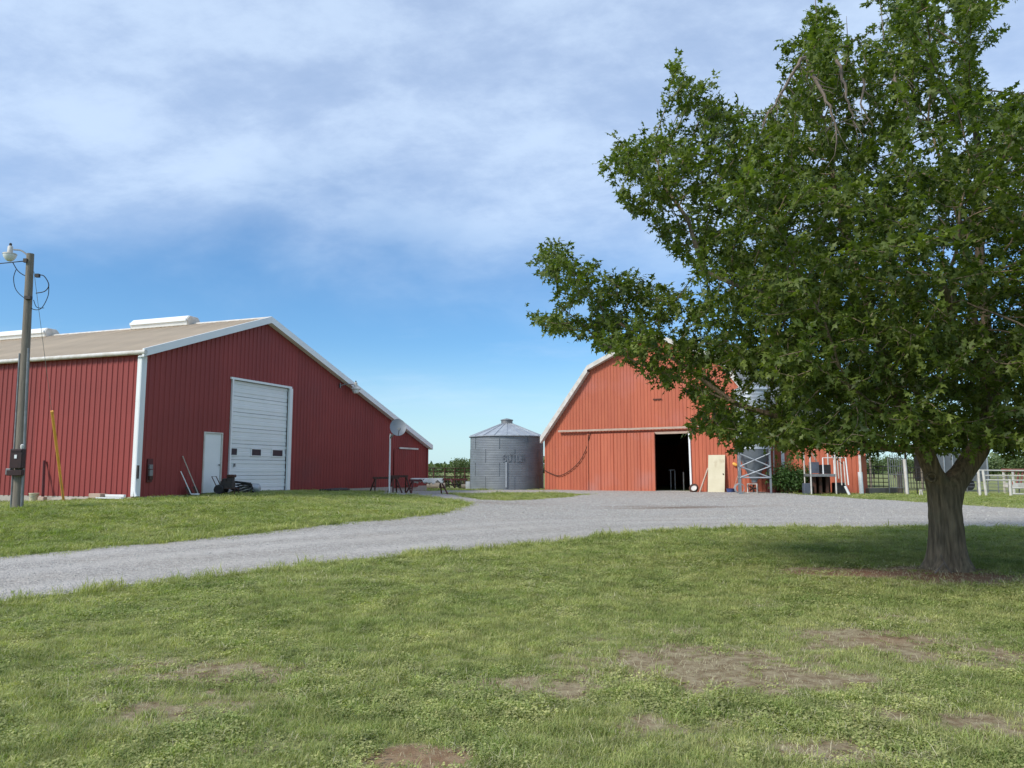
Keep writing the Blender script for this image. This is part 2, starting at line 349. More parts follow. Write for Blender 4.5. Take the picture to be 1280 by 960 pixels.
# bare patches (dirt worn through the turf)
bare_px = [(250, 835, 1.0, .35, .75), (225, 880, .7, .35, .6), (330, 840, .5, .3, .5), (525, 948, .28, .12, 1.3), (880, 830, 1.15, .5, 1.0), (960, 850, 1.0, .35, .9), (690, 858, .65, .25, .85), (790, 815, .7, .3, .6), (1090, 800, .9, .4, .95), (1190, 820, 1.0, .3, .7), (1120, 772, .5, .3, .5), (840, 905, .45, .25, .6), (960, 890, .5, .2, .55), (1100, 890, .6, .2, .5), (1060, 935, .5, .2, .8), (1240, 905, .6, .25, .6), (940, 752, .35, .3, .5), (560, 712, .5, .35, .35), (1085, 716, 1.2, .32, 2.4), (1190, 719, .85, .50, 2.8), (1110, 730, .5, .2, .6), (320, 935, .3, .15, .4), (860, 790, .3, .2, .4)]
bare = np.zeros(len(xf)); BP = []
for px, py, rx, ry, a in bare_px:
    p = ground(px, py); BP.append((p.x, p.y, rx, ry, a))
def barefn(x, y):
    o = np.zeros(len(x))
    for bx, by, rx, ry, a in BP: o = np.maximum(o, a * np.exp(-(((x - bx) / rx) ** 2 + ((y - by) / (ry * 1.5)) ** 2)))
    o *= np.clip(-.04 + .95 * vnoise(x, y, 2.6, 3) + .95 * vnoise(x, y, 8.5, 14), 0, 1.4); o += .30 * np.clip(vnoise(x, y, .7, 5) - .55, 0, 1) * vnoise(x, y, 4.5, 6) * 2
    return np.clip(o, 0, 1)
near = (np.abs(xf) < 25) & (yf > 0) & (yf < 30); bare[near] = barefn(xf[near], yf[near])
nx_, ny_ = len(gx), len(gy)
idx = np.arange(nx_ * ny_).reshape(ny_, nx_)
faces = np.stack([idx[:-1, :-1], idx[:-1, 1:], idx[1:, 1:], idx[1:, :-1]], -1).reshape(-1, 4)
def ground_mat():
    m = bpy.data.materials.new('turf_and_soil'); m.use_nodes = True; t = m.node_tree; b = t.nodes['Principled BSDF']; b.inputs['Roughness'].default_value = .95; b.inputs['Specular IOR Level'].default_value = .1
    g = t.nodes.new('ShaderNodeNewGeometry')
    def nz(s, d=6, r=.6):
        n = t.nodes.new('ShaderNodeTexNoise'); n.inputs['Scale'].default_value = s; n.inputs['Detail'].default_value = d; n.inputs['Roughness'].default_value = r; t.links.new(g.outputs['Position'], n.inputs['Vector']); return n.outputs[0]
    def mr(v, a, bb, c=0., d=1.):
        n = t.nodes.new('ShaderNodeMapRange'); t.links.new(v, n.inputs[0])
        for i, q in ((1, a), (2, bb), (3, c), (4, d)): n.inputs[i].default_value = q
        return n.outputs[0]
    def mx(f, a, bb):
        n = t.nodes.new('ShaderNodeMix'); n.data_type = 'RGBA'
        for i, v in ((0, f), (6, a), (7, bb)):
            if hasattr(v, 'links'): t.links.new(v, n.inputs[i])
            else: n.inputs[i].default_value = v
        return n.outputs[2]
    c = mx(mr(nz(.35), .35, .65), (.165, .20, .062, 1), (.23, .25, .09, 1))
    c = mx(mr(nz(2.2), .4, .7), c, (.29, .27, .13, 1))
    c = mx(mr(nz(40, 3), .5, .75), c, (.09, .12, .04, 1))
    at_ = t.nodes.new('ShaderNodeAttribute'); at_.attribute_name = 'bare'
    soil = mx(mr(nz(9), .4, .62), (.20, .145, .085, 1), (.34, .28, .175, 1))
    ar_ = t.nodes.new('ShaderNodeAttribute'); ar_.attribute_name = 'red_soil'; soil = mx(ar_.outputs['Fac'], soil, (.27, .14, .08, 1))
    ad = t.nodes.new('ShaderNodeMath'); ad.operation = 'ADD'; t.links.new(at_.outputs['Fac'], ad.inputs[0]); t.links.new(mr(nz(7), .3, .7, -.18, .18), ad.inputs[1])
    c = mx(mr(ad.outputs[0], .22, .5), c, soil)
    t.links.new(c, b.inputs['Base Color'])
    bp = t.nodes.new('ShaderNodeBump'); bp.inputs['Strength'].default_value = .7; bp.inputs['Distance'].default_value = .03; t.links.new(nz(22, 8, .7), bp.inputs['Height']); t.links.new(bp.outputs[0], b.inputs['Normal'])
    return m
go = np_mesh('ground', np.stack([xf, yf, hz_g], -1), faces, ground_mat(), smooth=True); tag(go, kind='structure', label='mown green lawn and fields with worn dirt patches')
redp = np.zeros(len(xf))
for px, py, rx, ry in ((1190, 720, 1.1, .6), (1090, 716, 1.4, .45), (940, 752, .6, .5), (525, 948, .5, .3), (1110, 800, .25, .15)):
    p = ground(px, py); redp = np.maximum(redp, (1.0 if py in (720, 716) else .5) * np.exp(-((xf - p.x) / rx) ** 2 - ((yf - p.y) / ry) ** 2))
at_r = go.data.attributes.new('red_soil', 'FLOAT', 'POINT'); at_r.data.foreach_set('value', redp.astype(np.float32))
at_b = go.data.attributes.new('bare', 'FLOAT', 'POINT'); at_b.data.foreach_set('value', bare.astype(np.float32))

# gravel drive
def gravel_mat():
    m = bpy.data.materials.new('crushed_limestone'); m.use_nodes = True; t = m.node_tree; b = t.nodes['Principled BSDF']; b.inputs['Roughness'].default_value = .95; b.inputs['Specular IOR Level'].default_value = .15
    g = t.nodes.new('ShaderNodeNewGeometry')
    vo = t.nodes.new('ShaderNodeTexVoronoi'); vo.inputs['Scale'].default_value = 42; t.links.new(g.outputs['Position'], vo.inputs['Vector'])
    n1_ = t.nodes.new('ShaderNodeTexNoise'); n1_.inputs['Scale'].default_value = .5; n1_.inputs['Detail'].default_value = 7; t.links.new(g.outputs['Position'], n1_.inputs['Vector'])
    n3 = t.nodes.new('ShaderNodeTexNoise'); n3.inputs['Scale'].default_value = 6; n3.inputs['Detail'].default_value = 7; n3.inputs['Roughness'].default_value = .7; t.links.new(g.outputs['Position'], n3.inputs['Vector'])
    bw = t.nodes.new('ShaderNodeRGBToBW'); t.links.new(vo.outputs['Color'], bw.inputs[0])
    r = t.nodes.new('ShaderNodeValToRGB'); t.links.new(bw.outputs[0], r.inputs[0]); r.color_ramp.elements[0].position = .15; r.color_ramp.elements[0].color = (.26, .245, .225, 1); r.color_ramp.elements[1].position = .85; r.color_ramp.elements[1].color = (.54, .495, .44, 1)
    mx = t.nodes.new('ShaderNodeMix'); mx.data_type = 'RGBA'; mp = t.nodes.new('ShaderNodeMapRange'); t.links.new(n1_.outputs[0], mp.inputs[0]); mp.inputs[1].default_value = .45; mp.inputs[2].default_value = .7; mp.inputs[4].default_value = .55
    t.links.new(mp.outputs[0], mx.inputs[0]); t.links.new(r.outputs[0], mx.inputs[6]); mx.inputs[7].default_value = (.40, .355, .30, 1)
    m2 = t.nodes.new('ShaderNodeMix'); m2.data_type = 'RGBA'; m2.blend_type = 'MULTIPLY'; m2.inputs[0].default_value = 1; t.links.new(mx.outputs[2], m2.inputs[6])
    r2 = t.nodes.new('ShaderNodeValToRGB'); t.links.new(n3.outputs[0], r2.inputs[0]); r2.color_ramp.elements[0].position = .3; r2.color_ramp.elements[0].color = (.72, .72, .73, 1); r2.color_ramp.elements[1].position = .65; r2.color_ramp.elements[1].color = (1.1, 1.1, 1.1, 1)
    t.links.new(r2.outputs[0], m2.inputs[7])
    at_ = t.nodes.new('ShaderNodeAttribute'); at_.attribute_name = 'damp'; m3 = t.nodes.new('ShaderNodeMix'); m3.data_type = 'RGBA'; t.links.new(at_.outputs['Fac'], m3.inputs[0]); t.links.new(m2.outputs[2], m3.inputs[6]); m3.inputs[7].default_value = (.19, .145, .11, 1)
    al = t.nodes.new('ShaderNodeAttribute'); al.attribute_name = 'packed'; m4 = t.nodes.new('ShaderNodeMix'); m4.data_type = 'RGBA'; t.links.new(al.outputs['Fac'], m4.inputs[0]); t.links.new(m3.outputs[2], m4.inputs[6]); m4.inputs[7].default_value = (.54, .50, .455, 1)
    t.links.new(m4.outputs[2], b.inputs['Base Color'])
    bp = t.nodes.new('ShaderNodeBump'); bp.inputs['Strength'].default_value = .8; bp.inputs['Distance'].default_value = .02; t.links.new(vo.outputs['Distance'], bp.inputs['Height']); bp.invert = True; t.links.new(bp.outputs[0], b.inputs['Normal'])
    return m
pin = [Vector(p) for p in road]; nr = len(pin); pin += [Vector(p) for p in isle]; ni = len(isle)
edges = [(i, (i + 1) % nr) for i in range(nr)] + [(nr + i, nr + (i + 1) % ni) for i in range(ni)]
qx, qy = np.meshgrid(np.arange(-24, 40, .3), np.arange(6, 50, .3)); qx = qx.ravel(); qy = qy.ravel()
k = on_road(qx, qy); qx, qy = qx[k], qy[k]; k = np.minimum(poly_dist(qx, qy, road), poly_dist(qx, qy, isle)) > .18
pin += [Vector((a, b)) for a, b in zip(qx[k], qy[k])]
ov, oe, of, _, _, _ = delaunay_2d_cdt(pin, edges, [], 0, 1e-4)
ov = np.array([(p.x, p.y) for p in ov]); of = np.array([f for f in of if len(f) == 3])
cen = ov[of].mean(1); of = of[on_road(cen[:, 0], cen[:, 1])]
dd = np.minimum(poly_dist(ov[:, 0], ov[:, 1], road), poly_dist(ov[:, 0], ov[:, 1], isle))
rz_ = height(ov[:, 0], ov[:, 1]) + .008 + np.clip(dd, 0, .3) * .03
ro = np_mesh('gravel_drive', np.column_stack([ov, rz_]), of, gravel_mat(), smooth=True); tag(ro, 'pale grey gravel drive curving past both barns', kind='structure')
damp = np.zeros(len(ov))
for px, py, rx, ry, a in [(850, 635, 2.4, .5, 1.0), (800, 633.5, 2.0, .4, .6), (600, 628, 2.5, 1.2, .45), (520, 622, 3, 1, .5), (930, 622, 2, .4, .25)]:
    p = ground(px, py); damp = np.maximum(damp, a * np.exp(-((ov[:, 0] - p.x) / rx) ** 2 - ((ov[:, 1] - p.y) / ry) ** 2))
ne_ = [tuple(ground(*p_)[:2]) for p_ in near_edge]; de = np.full(len(ov), 1e9)
for i in range(len(ne_) - 1):
    a = np.array(ne_[i]); b = np.array(ne_[i + 1]); ab = b - a; t_ = np.clip(((ov - a) @ ab) / (ab @ ab), 0, 1); de = np.minimum(de, np.hypot(*(ov - a - t_[:, None] * ab).T))
lane = sum(np.exp(-((de - c_ - .25 * vnoise(ov[:, 0], ov[:, 1], .15, 31)) / .28) ** 2) for c_ in (.75, 2.35, 3.6)) * .75 * (.35 + .9 * vnoise(ov[:, 0], ov[:, 1], .6, 33)) * np.clip(1.6 - ov[:, 1] / 22, 0.1, 1)
al_ = ro.data.attributes.new('packed', 'FLOAT', 'POINT'); al_.data.foreach_set('value', np.clip(lane, 0, .8).astype(np.float32))
aa = ro.data.attributes.new('damp', 'FLOAT', 'POINT'); aa.data.foreach_set('value', damp.astype(np.float32))

# ================================================================== instancing of uncountable stuff
def instancer(name, pts, rot, scl, protos, m_label, which=None):
    me = bpy.data.meshes.new(name); me.vertices.add(len(pts)); me.vertices.foreach_set('co', np.asarray(pts, np.float32).ravel())
    a = me.attributes.new('rot', 'FLOAT_VECTOR', 'POINT'); a.data.foreach_set('vector', np.asarray(rot, np.float32).ravel())
    a = me.attributes.new('scl', 'FLOAT_VECTOR', 'POINT'); a.data.foreach_set('vector', np.asarray(scl, np.float32).ravel())
    a = me.attributes.new('which', 'INT', 'POINT'); a.data.foreach_set('value', np.asarray(which if which is not None else rng.integers(0, len(protos), len(pts)), np.int32))
    o = bpy.data.objects.new(name, me); C.objects.link(o)
    ng = bpy.data.node_groups.new(name + '_nodes', 'GeometryNodeTree'); ng.interface.new_socket('Geometry', in_out='INPUT', socket_type='NodeSocketGeometry'); ng.interface.new_socket('Geometry', in_out='OUTPUT', socket_type='NodeSocketGeometry')
    gi = ng.nodes.new('NodeGroupInput'); g_o = ng.nodes.new('NodeGroupOutput'); jn = ng.nodes.new('GeometryNodeJoinGeometry')
    def attr(nm, ty):
        n = ng.nodes.new('GeometryNodeInputNamedAttribute'); n.data_type = ty; n.inputs[0].default_value = nm; return n.outputs[0]
    ar, as_, aw = attr('rot', 'FLOAT_VECTOR'), attr('scl', 'FLOAT_VECTOR'), attr('which', 'INT')
    for i, p in enumerate(protos):
        oi = ng.nodes.new('GeometryNodeObjectInfo'); oi.inputs[0].default_value = p; oi.inputs['As Instance'].default_value = True
        cp = ng.nodes.new('FunctionNodeCompare'); cp.data_type = 'INT'; cp.operation = 'EQUAL'; ng.links.new(aw, cp.inputs[2]); cp.inputs[3].default_value = i
        ip = ng.nodes.new('GeometryNodeInstanceOnPoints'); m2p = ng.nodes.new('GeometryNodeMeshToPoints'); ng.links.new(gi.outputs[0], m2p.inputs[0]); ng.links.new(m2p.outputs[0], ip.inputs['Points'])
        ng.links.new(cp.outputs[0], ip.inputs['Selection']); ng.links.new(oi.outputs['Geometry'], ip.inputs['Instance']); ng.links.new(ar, ip.inputs['Rotation']); ng.links.new(as_, ip.inputs['Scale'])
        ng.links.new(ip.outputs[0], jn.inputs[0])
    ng.links.new(jn.outputs[0], g_o.inputs[0])
    md = o.modifiers.new('instances', 'NODES'); md.node_group = ng
    return tag(o, m_label, kind='stuff')
def proto(name, V, Fc, m):
    me = bpy.data.meshes.new(name); me.from_pydata([tuple(v) for v in V], [], [tuple(f) for f in Fc]); me.materials.append(m); me.update()
    return bpy.data.objects.new(name, me)
def tuft(name, m, nb, h, spread, wd, lean=.6, seed=0):
    r = random.Random(seed); V = []; Fc = []
    for i in range(nb):
        a = r.uniform(0, 6.28); d = spread * math.sqrt(r.random()); x, y = d * math.cos(a), d * math.sin(a); a2 = r.uniform(0, 6.28); hh = h * r.uniform(.5, 1.15); ln = r.uniform(.1, lean) * hh
        dx, dy = math.cos(a2), math.sin(a2); wx, wy = -dy * wd * r.uniform(.6, 1.2), dx * wd * r.uniform(.6, 1.2)
        o = len(V); V += [(x - wx, y - wy, -.01), (x + wx, y + wy, -.01), (x + dx * ln * .4 + wx * .8, y + dy * ln * .4 + wy * .8, hh * .6), (x + dx * ln * .4 - wx * .8, y + dy * ln * .4 - wy * .8, hh * .6), (x + dx * ln * 1.2, y + dy * ln * 1.2, hh)]
        Fc += [(o, o + 1, o + 2, o + 3), (o + 3, o + 2, o + 4)]
    return proto(name, V, Fc, m)
def broad(name, m, nb, rad, seed):
    r = random.Random(seed); V = []; Fc = []
    for i in range(nb):
        a = r.uniform(0, 6.28); d = rad * math.sqrt(r.random()); x, y, z = d * math.cos(a), d * math.sin(a), r.uniform(.006, .022); s = r.uniform(.004, .009)
        n = Vector((r.uniform(-.6, .6), r.uniform(-.6, .6), 1)).normalized(); u = n.orthogonal().normalized(); v = n.cross(u); o = len(V)
        for k in range(5): q = Vector((x, y, z)) + u * s * math.cos(k * 1.257) + v * s * math.sin(k * 1.257); V.append(tuple(q))
        Fc.append(tuple(o + k for k in range(5)))
    return proto(name, V, Fc, m)
P_g = [tuft('grass_tuft', M['grass'], 30, .034, .085, .0022, 1.5, 1), tuft('grass_tuft', M['grass'], 26, .046, .08, .0024, 1.3, 2), tuft('grass_tuft', M['grass_dark'], 30, .032, .09, .0028, 1.8, 3), broad('clover_clump', M['grass'], 60, .10, 4), tuft('dry_tuft', M['dry'], 12, .028, .11, .0014, 3.0, 5), tuft('tall_tuft', M['grass'], 16, .15, .06, .003, .6, 6)]
# buildings' footprints (filled in below, but needed for keeping turf out)
H1 = Vector((.345, .9386, 0)).normalized(); P1 = at(289.5, 616, 28.73)
def plane_hit(px, py, P0, dr):
    d = ray(px, py); n = Vector((dr.y, -dr.x, 0)); k = (P0 - Vector((0, 0, CAMH))).dot(n) / d.dot(n)
    q = Vector((0, 0, CAMH)) + d * k; return (q - P0).dot(dr), q.z, q
uc, zc, Q1 = plane_hit(168.5, 622, P1, H1)          # near corner of the metal barn
B1 = Vector((Q1.x, Q1.y, 0)); I1 = Vector((-H1.y, H1.x, 0))
P2 = at(681, 612, 46.0); P2r = at(980, 615, 38.5); H2 = Vector((P2r.x - P2.x, P2r.y - P2.y, 0)).normalized(); I2 = Vector((-H2.y, H2.x, 0)); B2 = Vector((P2.x, P2.y, 0))
W1, D1, W2, D2 = plane_hit(535, 560, P1, H1)[0] - uc, 30.0, (Vector((P2r.x, P2r.y, 0)) - B2).length, 22.0
def foot(x, y, B, U, I, w_, d_):
    a = (x - B.x) * U.x + (y - B.y) * U.y; b = (x - B.x) * I.x + (y - B.y) * I.y; return (a > -.02) & (a < w_ + .05) & (b > -.02) & (b < d_)
def turf_pts(n, r0, r1, a0, a1, pw):
    u = rng.random(n); rr = (r0 ** pw + u * (r1 ** pw - r0 ** pw)) ** (1 / pw); an = rng.uniform(a0, a1, n)
    return rr * np.sin(an), rr * np.cos(an), rr
X1, Y1, R1_ = turf_pts(190000, 1.6, 24, -1.05, 1.05, 1.15)
X2, Y2, R2_ = turf_pts(70000, 16, 48, -.9, .9, 1.3)
X = np.concatenate([X1, X2]); Y = np.concatenate([Y1, Y2]); RR = np.concatenate([R1_, R2_])
edge = poly_dist(X, Y, road); edge = np.minimum(edge, poly_dist(X, Y, isle)); onr = on_road(X, Y)
keep = (~onr | ((edge < .5) & (rng.random(len(X)) < .6 * np.exp(-edge / .13)))) & ~foot(X, Y, B1, H1, I1, W1, D1) & ~foot(X, Y, B2, H2, I2, W2 + 4, D2)
bz = barefn(X, Y); keep &= (rng.random(len(X)) > np.clip((bz - .13) * 1.9, 0, .82 + .17 * np.clip(bz * 1.2 - .9, 0, 1)))
X, Y, RR, edge, bz, onr = X[keep], Y[keep], RR[keep], edge[keep], bz[keep], onr[keep]
Z = height(X, Y); kk = len(X); rr = rng.random(kk)
cl_ = vnoise(X, Y, 1.3, 8) * .6 + vnoise(X, Y, 4, 9) * .4
wh = np.where(rr < .45, 0, np.where(rr < .75, 1, 2)); wh = np.where((cl_ > .56) & (rr < .6), 2, wh); wh = np.where((cl_ > .52) & (rr > .55) & (RR < 14), 3, wh)
wh = np.where((rng.random(kk) < .05 + bz * .9), 4, wh); wh = np.where((edge < .30) & (rng.random(kk) < .18), 5, wh)
sz = rng.uniform(.6, 1.3, kk) * (.62 + .4 * vnoise(X, Y, 2.2, 11) + .4 * vnoise(X, Y, 6.5, 15)); sxy = sz * np.clip(RR / 9, .9, 2.6); szz = sz * .82 * np.where(wh == 5, rng.uniform(.6, 1.2, kk), 1)
instancer('lawn_grass', np.stack([X, Y, Z], -1), np.stack([rng.uniform(-.25, .25, kk), rng.uniform(-.25, .25, kk), rng.uniform(0, 6.28, kk)], -1), np.stack([sxy, sxy, szz], -1), P_g, 'short green lawn grass and clover blades', wh)
# loose stones on the drive
def stone(seed):
    r = random.Random(seed); bm = bmesh.new(); bmesh.ops.create_icosphere(bm, subdivisions=1, radius=1)
    V = [(v.co.x * r.uniform(.7, 1.2), v.co.y * r.uniform(.6, 1.1), v.co.z * r.uniform(.4, .75)) for v in bm.verts]; Fc = [[v.index for v in f.verts] for f in bm.faces]; bm.free(); return proto('gravel_stone', V, Fc, M['stone'])
X, Y, RR = turf_pts(150000, 7, 42, -.85, .85, 1.2); e = poly_dist(X, Y, road); kp = (on_road(X, Y) & (rng.random(len(X)) < .35 + .65 * vnoise(X, Y, .8, 13))) | ((e < .45) & (rng.random(len(X)) < .13 * np.exp(-e / .2)) & (RR < 22))
dp_ = ground(850, 635); kp &= (rng.random(len(X)) > .9 * np.exp(-((X - dp_.x) / 2.6) ** 2 - ((Y - dp_.y) / .7) ** 2)); X, Y, RR = X[kp], Y[kp], RR[kp]; kk = len(X); s = rng.uniform(.005, .014, kk) * np.where(rng.random(kk) < .04, 1.7, 1) * np.clip(RR / 14, 1, 1.8)
instancer('loose_gravel', np.stack([X, Y, height(X, Y) + .016 + s * .1], -1), rng.uniform(0, 6.28, (kk, 3)) * np.array([.08, .08, 1]), np.stack([s, s, s], -1), [stone(1), stone(2), stone(3)], 'loose pale crushed stones over the drive')

# ================================================================== ribbed sheets
PITCH_R = .2286
def rib_cols(a0, a1, breaks=(), pitch=PITCH_R, rw=.045, rt=.022, rh=.026):
    pts = [(a0, 0.)]; k = math.floor(a0 / pitch)
    while True:
        c = k * pitch + pitch / 2; k += 1
        if c - rw > a1: break
        for d, h_ in ((-rw, 0), (-rt, rh), (rt, rh), (rw, 0)):
            if a0 < c + d < a1: pts.append((c + d, h_))
    pts.append((a1, 0.))
    for b in breaks:
        if a0 + 1e-4 < b < a1 - 1e-4:
            j = next(i for i, p in enumerate(pts) if p[0] > b)
            (xa, ha), (xb, hb) = pts[j - 1], pts[j]; hh = ha + (hb - ha) * (b - xa) / max(xb - xa, 1e-6); pts.insert(j, (b, hh))
    return pts
def sheet(mapf, a0, a1, top, bot, opens=(), apex=(), pitch=PITCH_R, rh=.026, name='wall_panel', m=None, parent=None, th=.012, cut=()):
    br = sorted(set([o[0] for o in opens] + [o[1] for o in opens] + list(apex))); pts = rib_cols(a0, a1, br, pitch, rh=rh); mb = MB()
    for (xa, ha), (xb, hb) in zip(pts[:-1], pts[1:]):
        if xb - xa < 1e-5: continue
        mid = (xa + xb) / 2; spans = [(None, None)]; zb = bot
        segs = [(bot, None)]
        for o0, o1, z0, z1 in opens:
            if o0 < mid < o1: segs = ([(bot, z0)] if z0 > bot + .01 else []) + [(z1, None)]
        for lo_, hi_ in segs:
            za = top(xa) if hi_ is None else hi_; zb_ = top(xb) if hi_ is None else hi_
            if max(za, zb_) <= lo_ + .01: continue
            mb.add([mapf(xa, lo_, ha), mapf(xb, lo_, hb), mapf(xb, max(zb_, lo_), hb), mapf(xa, max(za, lo_), ha)], [(0, 1, 2, 3)])
            mb.add([mapf(xa, lo_, ha - th), mapf(xb, lo_, hb - th), mapf(xb, max(zb_, lo_), hb - th), mapf(xa, max(za, lo_), ha - th)], [(3, 2, 1, 0)])
            mb.add([mapf(xa, lo_, ha), mapf(xb, lo_, hb), mapf(xb, lo_, hb - th), mapf(xa, lo_, ha - th)], [(3, 2, 1, 0)])
    if not mb.v: return None
    me = bpy.data.meshes.new(name); me.from_pydata(mb.v, [], mb.f); me.materials.append(m); me.update()
    o = bpy.data.objects.new(name, me); C.objects.link(o); o.parent = parent; return o
def clad(mapf, a0, a1, top, bot, opens, apex, m, parent, name='wall_panel', wpan=.9144, **kw):
    a = a0
    while a < a1 - 1e-3:
        b = min(a + wpan, a1); sheet(mapf, a + .0006, b - .0006, top, bot, opens, [p for p in apex if a < p < b], name=name, m=m, parent=parent, **kw); a = b
def clad_row(mapf, a0, n, top, bot, m, parent, step, name='wall_panel', wpan=.9144, **kw):   # alike sheets that share one mesh
    o = sheet(mapf, .002, wpan - .002, lambda a: top, bot, name=name, m=m, parent=parent, **kw); o.location = Vector(step) * a0
    for i in range(1, n): dup_part(o, Vector(step) * (a0 + i * wpan), parent)
    return o

# ================================================================== METAL BARN (left)
def pl1(px, py):
    a, z, q = plane_hit(px, py, P1, H1); return a - uc, z
FB = .80                                                      # floor level
eave = pl1(169.5, 436.5)[1]; rU, rZ = pl1(333, 399); eU, eZ = pl1(534, 557); ang1 = math.atan2(H1.y, H1.x)
W1 = eU; sL = (rZ - eave) / rU; sR = (rZ - eZ) / (eU - rU)
barn = thing('metal_barn', 'long dark red metal barn with white overhead door and low tan roof', 'barn', B1, ang1)
top1 = lambda a: (eave + sL * a) if a < rU else (rZ - sR * (a - rU))
dl, dr_, dt = pl1(289.5, 473)[0], pl1(361.5, 484)[0], pl1(289.5, 474)[1]
wl, wr, wt = pl1(255.5, 541)[0], pl1(276.5, 541)[0], pl1(266, 542)[1]
front = lambda a, z, h: (a, -h, z)
clad(front, 0, W1, lambda a: top1(a) - .06, FB - .04, [(wl - .05, wr + .05, FB - .04, wt + .05), (dl - .02, dr_ + .02, FB - .04, dt + .04)], [rU], M['red_a'], barn)
side = lambda a, z, h: (-h, a, z)
clad_row(side, 0, 33, eave - .06, FB - .04, M['red_a'], barn, (0, 1, 0))
f2 = lambda a, z, h: (W1 + h, a, z); clad(f2, 0, D1, lambda a: top1(W1) - .06, FB - .3, [], [], M['red_a'], barn, name='rear_wall', wpan=D1)
f3 = lambda a, z, h: (a, D1 + h, z); clad(f3, 0, W1, lambda a: top1(a) - .06, FB - .3, [], [rU], M['red_a'], barn, name='rear_wall', wpan=W1)
mb = MB(); mb.box((W1 / 2, .10, FB / 2 - .42), (W1, .20, FB + .76)); mb.box((.10, D1 / 2 + .1, FB / 2 - .42), (.2, D1 - .2, FB + .76)); mb.build('foundation', M['concrete'], barn)
mb = MB(); mb.box((W1 / 2 + .1, D1 / 2, FB - .08), (W1 - .25, D1 - .3, .1)); mb.build('floor', M['concrete'], barn)
# roof sheets on the two slopes
OV = .22
def slopef(x0, z0, x1, z1):
    d = Vector((x1 - x0, 0, z1 - z0)).normalized(); n = Vector((-d.z, 0, d.x)) * (1 if x1 > x0 else -1)
    return lambda a, s_, h: Vector((x0, a, z0)) + d * s_ + n * (h)
ov = .18
Ls = math.hypot(rU + ov, sL * (rU + ov)); clad_row(slopef(-ov, eave - sL * ov + .02, rU, rZ + .02), -OV, 34, Ls, 0, M['roof_a'], barn, (0, 1, 0), name='roof_panel', rh=.035)
Lr = math.hypot(W1 - rU + ov, sR * (W1 - rU + ov)); clad_row(slopef(W1 + ov, eZ - sR * ov + .02, rU, rZ + .02), -OV, 34, Lr, 0, M['roof_a'], barn, (0, 1, 0), name='roof_panel', rh=.035)
mb = MB(); mb.tube([(rU, -OV - .03, rZ + .035), (rU, D1 + .2, rZ + .035)], .06, 8); mb.build('ridge_cap', M['white_old'], barn)
# rake trim
def rake(x0, z0, x1, z1, hgt=.26):
    mb = MB(); mb.prism([(x0, z0), (x1, z1), (x1, z1 - hgt), (x0, z0 - hgt)] if x1 > x0 else [(x1, z1), (x0, z0), (x0, z0 - hgt), (x1, z1 - hgt)], -OV - .05, -OV + .03)
    mb.prism([(x0, z0 - hgt), (x1, z1 - hgt), (x1, z1 - hgt + .03), (x0, z0 - hgt + .03)], -OV + .03, -.028)
    return mb
rake(-ov - .02, eave - sL * ov + .09, rU, rZ + .09).build('rake_trim', M['white'], barn)
rake(rU + .001, rZ + .09, W1 + ov + .02, eZ - sR * ov + .09).build('rake_trim', M['white'], barn)
mb = MB(); mb.tube([(-ov + .02, -OV - .08, eave - sL * ov - .02), (-ov + .02, D1, eave - sL * ov - .02)], .075, 10); mb.build('gutter', M['white_old'], barn, True)
mb = MB(); mb.box((.05, -.035, (FB + eave) / 2 - .1), (.17, .065, eave - FB - .16)); mb.box((-.04, .055, (FB + eave) / 2 - .1), (.06, .12, eave - FB - .16)); mb.build('corner_trim', M['white'], barn)
mb = MB(); mb.tube([(-.10, -.10, eave - .25), (-.10, -.10, FB + .15), (-.13, -.18, FB - .02)], .045, 8); mb.build('downspout', M['white'], barn, True)
mb = MB(); mb.box((-.10, -.17, FB + .75), (.06, .05, .42)); mb.build('hose_bib_box', M['dark'], barn)
mb = MB(); mb.box((W1 - .04, -.045, (FB + eZ) / 2), (.12, .06, eZ - FB - .1)); mb.build('corner_trim', M['red_a'], barn, label='dark red trim on the far low corner')
# ventilators on the ridge
def vent(y0, y1):
    prof = [(-.32, -.10), (-.37, .08), (-.35, .20), (-.23, .31), (.23, .31), (.35, .20), (.37, .08), (.32, -.10)]
    mb = MB(); mb.prism([(rU + x, rZ + z + .06) for x, z in prof], y0 + .05, y1 - .05)
    body = mb.build('ridge_ventilator', M['white'], barn, bevel=.01)
    [MB().prism([(rU + x * .93, rZ + .06 + z * .93) for x, z in prof], ya, ya + .045).build('end_cap', M['white_old'], body) for ya in (y0, y1 - .045)]
    [MB().prism([(rU + g * .42, rZ + .12), (rU + g * .385, rZ + .12), (rU + g * .385, rZ + .23), (rU + g * .42, rZ + .22)], y0 + .05, y1 - .05).build('wind_band', M['white'], body) for g in (-1, 1)]
for y0, y1 in ((3.65, 6.75), (11.7, 14.8), (19.8, 22.9)): vent(y0, y1)
# walk door
mb = MB()
for x0, x1, z0, z1 in ((wl - .05, wl, FB, wt + .05), (wr, wr + .05, FB, wt + .05), (wl, wr, wt, wt + .05)): mb.box(((x0 + x1) / 2, -.01, (z0 + z1) / 2), (x1 - x0, .09, z1 - z0))
wd = MB().box(((wl + wr) / 2, .01, (FB + wt) / 2), (wr - wl - .008, .045, wt - FB - .008)).build('walk_door', M['white'], barn, bevel=.003); mb.build('door_frame', M['white_old'], wd)
k_ = MB(); k_.lathe([(.012, -.06), (.03, -.05), (.032, -.03), (.014, -.02), (.014, 0)], 10); 
for i, v in enumerate(k_.v): k_.v[i] = (wr - .08 + v[0], -.015 + v[2], FB + 1.0 + v[1])
k_.build('knob', M['steel'], wd, True)
